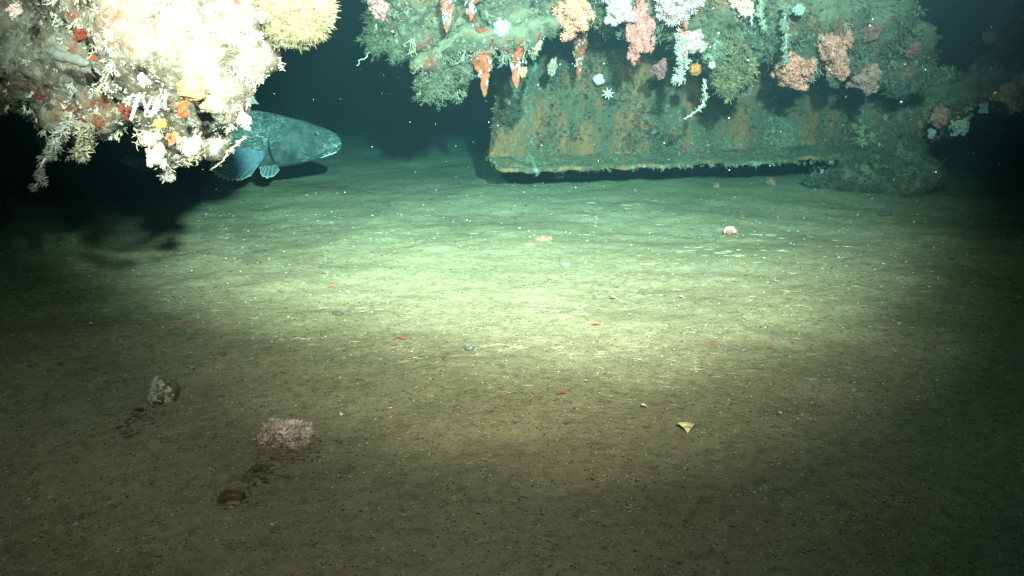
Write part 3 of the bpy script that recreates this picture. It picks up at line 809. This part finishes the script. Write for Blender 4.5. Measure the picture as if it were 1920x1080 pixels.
# sponges, anemones, sea star
def lump(name, px, py, y, r, col, label, cat, sq=(1, 0.7, 1), hole=False):
    c = W(px, py, y); R = r * PX(y); V, Fc = ICO[4]
    Vd = V * (1 + 0.38 * np.array([noise.fractal(tuple(v * 2.2 + c * 3), .7, 2, 6) for v in V]))[:, None]
    if hole:
        d = np.sqrt(Vd[:, 0] ** 2 + Vd[:, 2] ** 2); s = (Vd[:, 1] < 0) & (d < 0.45)
        Vd[s, 1] += 0.9 * (1 - d[s] / 0.45)
    mb = MB(); mb.add(Vd * R * np.array(sq), Fc, col)
    return tag(mb.build(name, M_CORAL, loc=c), label, cat)
lump('sponge', 940, 52, 4.45, 14, (0.32, 0.31, 0.31), 'pale blue sponge cushion on the ledge above the rust icicles', 'sponge', hole=True)
lump('sponge', 1123, 149, 5.35, 9, (0.52, 0.42, 0.37), 'round white cup sponge on the hull plate', 'sponge', hole=True)
lump('sponge', 1498, 18, 4.5, 10, (0.26, 0.27, 0.23), 'round pale green sponge near the top edge left of the tall salmon coral', 'sponge')
lump('sponge', 1335, 122, 4.4, 6, (0.4, 0.37, 0.28), 'small round cream sponge beside the orange one', 'sponge')
lump('sponge', 1304, 130, 4.45, 10, (0.30, 0.10, 0.03), 'small orange ball sponge under the small white coral', 'sponge')
lump('sponge', 978, 135, 4.6, 9, (0.45, 0.26, 0.12), 'tan sponge knob clinging beside the slim rust icicle', 'sponge')
lump('sponge', 358, 168, 2.17, 22, (0.20, 0.13, 0.065), 'yellow orange encrusting sponge glowing right of the worm tubes', 'sponge', (1.2, .45, .8))
lump('sponge', 395, 195, 2.2, 18, (0.27, 0.22, 0.13), 'pale yellow encrusting sponge above the white corals on the left ledge', 'sponge', (1.2, .5, .8))
lump('sponge', 300, 232, 2.2, 10, (0.36, 0.22, 0.06), 'small yellow sponge right under the white worm tubes', 'sponge', (1.2, .5, .8))
lump('sponge', 488, 32, 2.25, 10, (0.10, 0.10, 0.09), 'white sponge cushion between the ledge and the bristly ball', 'sponge')
def sea_star():
    c = W(1140, 176, 5.32); R = 12 * PX(5.3); mb = MB()
    for i in range(8):
        a = i * math.pi / 4 + 0.2
        d = np.array([math.cos(a), 0, math.sin(a)])
        mb.add(*tube([(0, 0, 0), d * R * 0.5 + [0, -.006, 0], d * R * rng.uniform(.8, 1.1)], [R * .16, R * .13, R * .05], 5), (0.55, 0.47, 0.42))
    V, Fc = ICO[2]; mb.add(V * R * [.28, .16, .28], Fc, (0.72, 0.6, 0.52))
    tag(mb.build('sea_star', M_CORAL, loc=c), 'white eight armed sea star on the hull plate below the cup sponge', 'sea star')
sea_star()

# white worm tubes
def worm_tubes():
    o = empty('worm_tubes', W(283, 175, 2.15), 'bundle of white worm tubes hanging in the left ledge hollow', 'worm tubes')
    base = np.array(o.location)
    for (x0, y0, x1, y1, r) in ((262, 175, 246, 224, 4.2), (266, 178, 276, 208, 3), (285, 182, 272, 212, 3), (297, 180, 284, 216, 3.2), (300, 188, 292, 212, 2.4), (308, 182, 310, 205, 2.4)):
        a, b = W(x0, y0, 2.02) - base, W(x1, y1, 1.98) - base
        m = (a + b) / 2 + [0.003, -0.008, 0]
        mb = MB(); mb.add(*tube([a, m, b], np.array([0.7, 1, 1.05]) * r * PX(2.0) * 0.7, 8), (0.82, 0.80, 0.68)); mb.build('tube', M_SHELL, o)
worm_tubes()
# grey pipe stub in the hollow
def pipe():
    a, b = W(90, 96, 2.30), W(166, 120, 2.27); mb = MB()
    P = np.array([a + (b - a) * t + rng.normal(size=3) * .002 for t in np.linspace(0, 1, 9)]) - a
    mb.add(*tube(P, [.006, .012, .015, .014, .015, .013, .014, .012, .007], 12), (0.12, 0.12, 0.11))
    tag(mb.build('pipe', M_SHELL, loc=a), 'short grey pipe lying in the shadowed hollow of the left ledge', 'pipe')
pipe()

rng = np.random.default_rng(110)
# ------------------------------------------------------------------ the fish
def fish():
    Y = 5.2; k = PX(Y)
    base = W(640, 268, Y)
    root = empty('wreckfish', base, 'big mottled grey fish hovering beside the left ledge, facing right', 'fish')
    root.rotation_euler = (0, 0, math.radians(7))
    # stations: photo px from the snout tip backward, top and bottom (px, up positive)
    X = np.array([0, 4, 10, 18, 28, 40, 55, 75, 100, 130, 160, 200, 250, 300, 350, 400, 440, 470])
    T = np.array([6, 13, 18, 22, 27, 31, 37, 43, 50, 57, 62, 65, 62, 52, 40, 28, 22, 22.])
    B = np.array([-8, -14, -18, -21, -24, -28, -32, -37, -42, -44, -45, -43, -37, -31, -22, -13, -10, -12.])
    Wd = np.array([5, 9, 12, 15, 18, 20, 22, 25, 30, 34, 36, 36, 32, 26, 18, 10, 5, 3.])
    xs = np.concatenate([np.linspace(0, 60, 40), np.linspace(62, 470, 80)])
    t_, b_, w_ = np.interp(xs, X, T), np.interp(xs, X, B), np.interp(xs, X, Wd)
    def smooth(v):
        for _ in range(6): v[1:-1] = 0.25 * v[:-2] + 0.5 * v[1:-1] + 0.25 * v[2:]
        return v
    t_, b_, w_ = smooth(t_), smooth(b_), smooth(w_)
    ns = 48; V = []
    def sec(x):
        return np.interp(x, xs, t_), np.interp(x, xs, b_), np.interp(x, xs, w_)
    def side(x, z, off=0.0):
        t, b, w = sec(x); c, h = (t + b) / 2, (t - b) / 2
        q = max(0, 1 - ((z - c) / h) ** 2)
        return np.array([-x * k, -(w * q ** 0.6 + off) * k, z * k])
    for i, x in enumerate(xs):
        t, b, w = t_[i], b_[i], w_[i]; c, h = (t + b) / 2, (t - b) / 2
        for j in range(ns):
            a = j * 2 * math.pi / ns; ca, sa = math.cos(a), math.sin(a)
            yy = math.copysign(abs(ca) ** 1.2, ca) * w; zz = c + h * sa
            px_, pz_ = x, zz
            d = 0.0
            # gill cover edge: a step along a curved line
            gx = 118 + 22 * (1 - ((zz - 0) / 46) ** 2) * 0.6 - 8
            g = px_ - gx
            if -10 < zz + 38 and zz < 26: d += 4.0 * (1 / (1 + math.exp(g * 0.9))) * max(0, 1 + g / 30 if g < 0 else 1)
            if abs(g - 2) < 3 and zz < 22: d -= 3.0
            # cheek and eye socket
            e = math.hypot(px_ - 43, zz - 17); d += 2.0 * math.exp(-(e / 9) ** 2)
            # mouth cleft running back and down from the snout
            ml = -8 - 0.33 * px_
            if px_ < 44: d -= 4.5 * math.exp(-((zz - ml) / 1.6) ** 2) * (1 - px_ / 60)
            # lip fold above it
            if px_ < 46: d += 2.2 * math.exp(-((zz - ml - 5) / 2.5) ** 2)
            n_ = noise.fractal((px_ * .05, zz * .05, ca), .8, 2, 5) * 1.6
            yy += math.copysign(1, ca) * (d + n_) * abs(ca) ** 0.5 if abs(ca) > 1e-3 else 0
            V.append((-x * k, yy * k, zz * k))
    V = np.array(V); Fc = []
    for i in range(len(xs) - 1):
        for j in range(ns):
            a, b = i * ns + j, i * ns + (j + 1) % ns; Fc += [(a, b, a + ns), (b, b + ns, a + ns)]
    for b0, fl in ((0, 1), ((len(xs) - 1) * ns, 0)):
        m = len(V); V = np.concatenate([V, V[b0:b0 + ns].mean(0)[None]])
        for j in range(ns):
            q = (b0 + j, m, b0 + (j + 1) % ns); Fc.append(q if fl else q[::-1])
    m, nt, b = new_mat('fish_skin')
    tc = N(nt, 'ShaderNodeTexCoord')
    n1 = noise_tex(nt, 16, 6, 0.7, tc.outputs['Object'])
    r1 = ramp(nt, [(0.38, (0.026, 0.042, 0.044)), (0.62, (0.08, 0.10, 0.098))]); nt.links.new(n1.outputs[0], r1.inputs[0])
    mpf = N(nt, 'ShaderNodeMapping'); mpf.inputs['Scale'].default_value = (0.6, 1, 1.3); nt.links.new(tc.outputs['Object'], mpf.inputs['Vector'])
    n2 = noise_tex(nt, 44, 5, 0.8, mpf.outputs[0]); n2.inputs['Distortion'].default_value = 1.2
    r2 = ramp(nt, [(0.52, (0, 0, 0)), (0.60, (1, 1, 1))]); nt.links.new(n2.outputs[0], r2.inputs[0])
    n4 = noise_tex(nt, 5, 2, 0.5, tc.outputs['Object'])
    r4 = ramp(nt, [(0.42, (0, 0, 0)), (0.60, (1, 1, 1))]); nt.links.new(n4.outputs[0], r4.inputs[0])
    f = N(nt, 'ShaderNodeMath', operation='MULTIPLY'); nt.links.new(r2.outputs[0], f.inputs[0]); nt.links.new(r4.outputs[0], f.inputs[1])
    c = mixc(nt, f.outputs[0], r1.outputs[0], (0.30, 0.36, 0.35))
    nt.links.new(c, b.inputs['Base Color']); b.inputs['Roughness'].default_value = 0.6; b.inputs['Specular IOR Level'].default_value = 0.15
    n3 = noise_tex(nt, 120, 3, 0.6, tc.outputs['Object']); bump(nt, b, n3.outputs[0], 0.7, 0.008)
    body = link('body', make_mesh('body', V, np.array(Fc), None, m), root)
    # eyes
    Vi, Fi = ICO[3]
    for sgn in (1, -1):
        p = side(43, 17, -0.6) * [1, sgn, 1]
        mb = MB(); mb.add(Vi * [4.6 * k, 2.2 * k, 4.6 * k] + p, Fi, (0.45, 0.5, 0.46)); e = mb.build('eye', M_FISHPART, root)
        mb = MB(); mb.add(Vi * [3.5 * k, 1.9 * k, 3.9 * k] + p + [0, -sgn * 1.2 * k, 0], Fi, (0.01, 0.012, 0.014)); mb.build('pupil', M_FISHPART, e)
    gc = []
    for zz in np.linspace(20, -36, 16):
        gx = 110 + 13 * (1 - (zz / 46) ** 2)
        gc.append(side(gx + 1.5, zz, 1.6))
    mb = MB(); mb.add(*tube(gc, np.r_[np.linspace(.3, 1.7, 8), np.linspace(1.7, .6, 8)] * k, 5), (0.012, 0.016, 0.017)); mb.build('gill_slit', M_FISHPART, root)
    # pale lower lip
    mb = MB(); mb.add(*tube([side(x, -12.5 - 0.36 * x, 0.2) for x in np.linspace(8, 38, 10)], np.array([.5, .9, 1.3, 1.4, 1.3, 1.2, 1.1, .9, .6, .4]) * k, 5), (0.62, 0.66, 0.62))
    mb.build('lip', M_FISHPART, root)
    # fins
    def fan(root_pts, tip_pts, nray, name, mem, edge, ray, wave=0.8):
        root_pts = np.array(root_pts, float); tip_pts = np.array(tip_pts, float)
        n = nray * 6 + 1; mcol = 14; VV = []; CC = []
        ts = np.linspace(0, 1, n)
        def ip(P, t):
            q = np.linspace(0, 1, len(P)); return np.stack([np.interp(t, q, P[:, i]) for i in range(3)], -1)
        for side_ in (0, 1):
            for i, t in enumerate(ts):
                ph = math.cos(t * nray * 2 * math.pi)
                a, b2 = ip(root_pts, t), ip(tip_pts, t)
                for j in range(mcol):
                    s = j / (mcol - 1)
                    ext = 1 + 0.03 * ph * s
                    p = a + (b2 - a) * s * ext
                    p = p + np.array([0, (ph * wave * (0.3 + s) + (side_ - 0.5) * 0.9), 0])
                    VV.append(p * k)
                    w = max(0, ph - 0.1)
                    c = np.array(mem) * (1 - w) + np.array(ray) * w
                    if s > 0.93: c = np.array(edge)
                    CC.append(c)
        Fc = []; off = n * mcol
        for i in range(n - 1):
            for j in range(mcol - 1):
                a = i * mcol + j
                Fc += [(a, a + mcol, a + 1), (a + 1, a + mcol, a + mcol + 1)]
                a += off; Fc += [(a, a + 1, a + mcol), (a + 1, a + mcol + 1, a + mcol)]
        bl = [i * mcol for i in range(n)] ; tl = [i * mcol + mcol - 1 for i in range(n)]
        for L, fl in ((bl, 0), (tl, 1)):
            for i in range(n - 1):
                a, b2 = L[i], L[i + 1]; q = [(a, b2, a + off), (b2, b2 + off, a + off)]
                Fc += q if fl else [x[::-1] for x in q]
        mb = MB(); mb.add(np.array(VV), Fc, np.array(CC)); return mb.build(name, M_FISHPART, root)
    q = lambda X, Yp, dy: (-(633 - X), dy, 280 - Yp)
    yb = side(140, -15)[1] / k
    fan([q(498, 282, yb), q(502, 290, yb), q(500, 298, yb + 2)],
        [q(446, 284, yb - 10), q(416, 296, yb - 16), q(407, 312, yb - 19), q(416, 328, yb - 20), q(436, 338, yb - 19), q(458, 339, yb - 17), q(476, 331, yb - 13), q(488, 316, yb - 7)], 19,
        'pectoral_fin', (0.05, 0.09, 0.17), (0.66, 0.70, 0.62), (0.30, 0.37, 0.38), 0.5)
    for dy in (-9, 9):
        fan([q(516, 307, dy), q(500, 309, dy)], [q(521, 322, dy * 2.2), q(514, 335, dy * 2.4), q(500, 339, dy * 2.5), q(490, 334, dy * 2.4), q(488, 320, dy * 2)], 6, 'pelvic_fin', (0.06, 0.09, 0.095), (0.58, 0.62, 0.55), (0.19, 0.23, 0.23), 0.3)
    fan([q(492, 210, 0), q(440, 206, 0), q(390, 208, 0), q(300, 218, 0), q(250, 232, 0)], [q(482, 198, 0), q(430, 188, 0), q(380, 190, 0), q(300, 200, 0), q(225, 205, 0)], 18, 'dorsal_fin', (0.2, 0.24, 0.22), (0.3, 0.34, 0.3), (0.34, 0.38, 0.34), 0.4)
    fan([q(176, 246, 0), q(174, 262, 0), q(174, 276, 0)], [q(118, 206, 0), q(108, 240, 0), q(108, 275, 0), q(120, 312, 0)], 14, 'tail_fin', (0.2, 0.24, 0.22), (0.4, 0.45, 0.4), (0.32, 0.36, 0.33), 0.4)
    fan([q(330, 298, 0), q(270, 288, 0)], [q(320, 330, 0), q(280, 326, 0), q(240, 308, 0)], 9, 'anal_fin', (0.2, 0.24, 0.22), (0.4, 0.45, 0.4), (0.32, 0.36, 0.33), 0.4)
fish()

rng = np.random.default_rng(111)
# ------------------------------------------------------------------ single things lying on the mud
def rock(px, py, r, col, label, cat='rock', name='rock', sq=(1, 1, 0.8), ncov=0, cov=(0.6, .58, .5), variants=POLYPS, csize=(.004, .009), side=None):
    g = G(px, py); y = g[1]; R = r * PX(y); V, Fc = ICO[4]
    Vd = V * (1 + 0.28 * np.array([noise.fractal(tuple(v * 1.6 + g), .8, 2, 5) for v in V]))[:, None] * R * np.array(sq)
    mb = MB(); mb.add(Vd, Fc, col)
    o = mb.build(name, M_SHELL, loc=g + [0, 0, R * sq[2] * 0.6]); tag(o, label, cat)
    if ncov:
        P, nr = surface_samples(Vd, Fc, ncov, (lambda p, n: (n @ np.array(side) > 0.3) * 1.0) if side else None)
        mb = MB(); place(mb, variants, P, nr, rng.uniform(*csize, ncov), np.array([cov]) * rng.uniform(.35, 1.35, (ncov, 1)))
        c = mb.build('crust', M_TURF, o); c['kind'] = 'stuff'
    return o
rock(311, 748, 30, (0.17, 0.14, 0.085), 'knobbly brown rock with a white barnacled left face on the dim mud', sq=(0.85, 0.8, 0.85), ncov=320, cov=(.85, .84, .74), side=(-0.8, -0.6, 0))
rock(536, 826, 42, (0.16, 0.13, 0.085), 'low rock buried under a pinkish grey tuft of polyps', sq=(1.1, 0.9, 0.45), ncov=1000, cov=(.82, .66, .58), variants=TLITE + POLYPS + TUFTS, csize=(.004, .016))
rock(435, 938, 17, (0.12, 0.10, 0.065), 'small dark brown rock low at the front left', sq=(1.4, .8, .6), ncov=120, cov=(.2, .16, .1))
rock(1445, 346, 9, (0.26, 0.13, 0.08), 'reddish brown urchin like lump below the hull plate right half', 'lump', 'sponge_lump', ncov=60, cov=(.3, .16, .1))
rock(1343, 352, 6, (0.28, 0.12, 0.08), 'smaller reddish lump left of the urchin like one', 'lump', 'sponge_lump', ncov=40, cov=(.3, .14, .1))
rock(1021, 451, 9, (0.40, 0.20, 0.13), 'flat orange brown lump on the mud near its bright middle', 'lump', 'sponge_lump', (1.6, 1, .5), 40, (.42, .22, .14))
rock(994, 460, 6, (0.42, 0.24, 0.15), 'smaller orange brown lump just left of the flat one', 'lump', 'sponge_lump', (1.4, 1, .5))
rock(1660, 404, 8, (0.08, 0.08, 0.075), 'dark pebble on the dim mud at right', 'pebble', 'pebble', (1.5, 1, .6))
rock(633, 590, 7, (0.10, 0.095, 0.085), 'dark grey pebble on the mud left of the middle', 'pebble', 'pebble', (1.4, 1, .6))
rock(880, 656, 7, (0.12, 0.12, 0.10), 'dark pebble with a pale side near the brittle stars', 'pebble', 'pebble', (1.4, 1, .7), 16, (.3, .29, .26))
rock(1060, 497, 6, (0.19, 0.165, 0.15), 'brownish grey pebble in the lit mud above the middle', 'pebble', 'pebble', (1.6, 1, .6))
rock(200, 935, 8, (0.3, 0.2, 0.10), 'small tan pebble in the front left dimness', 'pebble', 'pebble')
rock(490, 880, 9, (0.14, 0.12, 0.075), 'brown clod trailing below the pinkish tufted rock', 'clod', 'clod', (1.8, 1.2, .5), 30, (.2, .17, .1))

def debris_trail(path, n, wid, label):
    mb = MB(); V, Fc = ICO[1]; path = np.array(path, float)
    for _ in range(n):
        t = rng.random() * (len(path) - 1); i = int(t); p = path[i] + (path[i + 1] - path[i]) * (t - i) + rng.normal(size=2) * wid
        g = G(*p); r = 0.0024 * rng.lognormal(0, .5)
        mb.add(V * (1 + .35 * rng.normal(size=(len(V), 1))) * r * [rng.uniform(.8, 1.8), 1, .6] + g + [0, 0, r * .3], Fc, np.array([.16, .137, .09]) * rng.uniform(.5, 1.8))
    tag(mb.build('debris_trail', M_GRIT, smooth=False), label, 'debris', kind='stuff')
debris_trail([(530, 862), (495, 885), (462, 920), (420, 945)], 330, 13, 'trail of dark crumbs running down left from the pinkish tufted rock')
debris_trail([(300, 770), (262, 785), (232, 815)], 130, 11, 'dark crumbs trailing from the white faced rock')
debris_trail([(540, 850), (575, 845), (600, 835)], 150, 13, 'dark crumbs around the foot of the pinkish tufted rock')
# crab-like white shell with red body
def hermit():
    g = G(1368, 440); k = PX(g[1])
    o = empty('hermit_crab', g, 'white shelled crab with rusty red legs on the mud right of middle', 'crab')
    V, Fc = ICO[3]; mb = MB()
    Vd = V * (1 + .25 * np.array([noise.noise(tuple(v * 2)) for v in V]))[:, None] * k * [9, 8, 8] + [0, 0, 8 * k]
    mb.add(Vd, Fc, (0.36, 0.16, 0.10)); mb.build('body', M_SHELL, o)
    mb = MB()
    for s in (-1, 1):
        pts = [np.array([s * math.sin(a) * 9 * k - 2 * k, -7 * k, 7 * k + math.cos(a) * 8 * k]) for a in np.linspace(0, 1.9, 7)]
        mb.add(*tube(pts, np.array([2.6, 3, 3, 2.8, 2.6, 2.4, 1.4]) * k, 6), (0.78, 0.76, 0.66))
    mb.build('shell', M_SHELL, o)
    for i in range(6):
        s = 1 if i % 2 else -1; a = (i // 2 - 1) * 0.7
        d = np.array([s * math.cos(a), math.sin(a), 0])
        mb = MB(); mb.add(*tube([d * 6 * k + [0, 0, 7 * k], d * 12 * k + [0, 0, 10 * k], d * 17 * k + [0, 0, 0.0]], np.array([1.5, 1.3, .6]) * k, 5), (0.45, 0.16, 0.09)); mb.build('leg', M_SHELL, o)
hermit()
# broken shells
def shell(px, py, r, col, stripe, label, rot=0.0, tri=False):
    g = G(px, py); k = r * PX(g[1]); n, mth = 22, 12; V, C = [], []
    for lay in (0, 1):
        for i in range(n):
            a = -0.62 + 1.24 * i / (n - 1)
            for j in range(mth):
                s = j / (mth - 1); rr = s * (1.0 if not tri else 1 / max(.4, math.cos(a)) * 0.9)
                x, y = math.sin(a) * rr, math.cos(a) * rr
                z = 0.28 * math.sin(s * 2.6) * math.cos(a * 1.6) + 0.015 * math.cos(i * 1.9) * s - lay * 0.06
                V.append((x * k, y * k, z * k)); C.append(stripe if (0.28 < s < 0.40 or s > 0.88 or 0.55 < s < 0.60) else col)
    Fc = []; off = n * mth
    for i in range(n - 1):
        for j in range(mth - 1):
            a = i * mth + j; Fc += [(a, a + mth, a + 1), (a + 1, a + mth, a + mth + 1)]
            a += off; Fc += [(a, a + 1, a + mth), (a + 1, a + mth + 1, a + mth)]
    ring = [i * mth + mth - 1 for i in range(n)] 
    for i in range(n - 1): a, b = ring[i], ring[i + 1]; Fc += [(a, b, a + off), (b, b + off, a + off)]
    for e in (0, (n - 1) * mth):
        for j in range(mth - 1): a, b = e + j, e + j + 1; Fc += [(a, b, a + off), (b, b + off, a + off)]
    mb = MB(); mb.add(V, Fc, np.array(C)); o = mb.build('shell', M_SHELL, loc=g + [0, 0, .004])
    o.rotation_euler = (0.25, 0.1, rot); tag(o, label, 'shell')
shell(1290, 815, 33, (0.80, 0.66, 0.40), (0.30, 0.18, 0.07), 'yellow triangular shell with brown bands on the dim mud at right', 0.05, True)
shell(1214, 766, 14, (0.75, 0.62, 0.36), (0.6, 0.45, 0.25), 'small cream shell flake left of the yellow shell', 1.2)
shell(1466, 780, 9, (0.66, 0.6, 0.5), (0.5, .45, .35), 'tiny greyish shell right of the yellow shell', 0.5)
shell(1102, 717, 9, (0.75, 0.74, 0.7), (0.4, 0.4, 0.45), 'tiny bluish white shell between the bright and dim mud', 2.2)
shell(1282, 560, 9, (0.8, 0.78, 0.75), (0.6, 0.58, 0.55), 'tiny white shell alone on the lit mud right of middle', 1.0)
shell(1157, 562, 13, (0.62, 0.56, 0.6), (0.4, 0.36, 0.4), 'mauve white curved shell on the lit mud above the middle', 1.7)
shell(640, 783, 9, (0.8, 0.78, 0.72), (0.6, 0.58, 0.52), 'small upright white shell right of the pink tufted rock', 0.2)
shell(512, 990, 8, (0.7, 0.66, 0.55), (0.5, 0.48, 0.4), 'small dim white shell near the bottom edge', 0.6)
shell(175, 610, 8, (0.8, 0.8, 0.76), (0.6, 0.6, 0.55), 'small white shell alone on the left mud', 1.5)
shell(655, 552, 8, (0.75, 0.78, 0.78), (0.6, 0.62, 0.62), 'small white shell on the mud left of middle', 0.7)

# red shrimps
def shrimp(px, py, L, label, rot):
    g = G(px, py); k = L * PX(g[1]); mb = MB()
    pts = [np.array([-0.5 + t, 0.06 * math.sin(t * 3), 0.12 + 0.16 * math.sin(t * 2.6)]) * k for t in np.linspace(0, 1, 9)]
    mb.add(*tube(pts, np.array([.03, .06, .08, .09, .09, .07, .05, .04, .03]) * k, 7), (0.36, 0.09, 0.05))
    for i in range(8):
        s = 1 if i % 2 else -1; x = -0.3 + 0.14 * (i // 2)
        mb.add(*tube([(x * k, 0, .15 * k), (x * k, s * .14 * k, .12 * k), (x * k - .03 * k, s * .2 * k, 0)], [.016 * k, .014 * k, .01 * k], 3), (0.5, 0.12, 0.07))
    for s in (-1, 1): mb.add(*tube([(0.45 * k, 0, .2 * k), (.7 * k, s * .1 * k, .22 * k), (.9 * k, s * .25 * k, .1 * k)], [.012 * k, .01 * k, .008 * k], 3), (0.6, 0.2, 0.12))
    o = mb.build('shrimp', M_SHELL, loc=g); o.rotation_euler = (0, 0, rot); tag(o, label, 'shrimp')
for px, py, L, rot, lab in ((1052, 741, 20, 0.1, 'red shrimp below the brightest brittle stars'), (421, 668, 14, 0.8, 'tiny red shrimp on the left mud'),
                       (1338, 643, 14, 0.1, 'tiny red shrimp on the right side of the lit mud'), (1118, 611, 18, 3.0, 'slim orange red shrimp in the bright middle of the mud'),
                       (752, 637, 20, 2.8, 'orange red shrimp left of the bright middle of the mud'), (350, 607, 16, 0.3, 'dull red shrimp on the mud left of the middle, near the dim edge'),
                       (620, 540, 14, 0.2, 'orange shrimp on the greenish mud below the fish'), (1443, 655, 14, 0.3, 'dim red shrimp on the mud far right of the bright middle')):
    shrimp(px, py, L, lab, rot)

# ------------------------------------------------------------------ the water itself
def water():
    bm = bmesh.new(); bmesh.ops.create_cube(bm, size=1)
    m = bpy.data.meshes.new('haze'); bm.to_mesh(m); bm.free()
    mat = bpy.data.materials.new('sea_water'); mat.use_nodes = True; nt = mat.node_tree
    nt.nodes.remove(nt.nodes['Principled BSDF'])
    v = nt.nodes.new('ShaderNodeVolumePrincipled')
    # absorption per metre: red dies first, then green
    v.inputs['Density'].default_value = 0.30
    ab = [(1 - x / 0.30) ** 2 for x in (0.210, 0.080, 0.068)]
    v.inputs['Color'].default_value = (0.0115, 0.030, 0.039, 1)
    v.inputs['Absorption Color'].default_value = (*ab, 1)
    v.inputs['Anisotropy'].default_value = 0.3
    nt.links.new(v.outputs[0], nt.nodes['Material Output'].inputs['Volume'])
    m.materials.append(mat)
    o = link('haze', m, loc=(0, 40, 3)); o.scale = (130, 110, 8.4)
    tag(o, 'dark blue green sea water filling the scene', 'water', kind='stuff')
water()
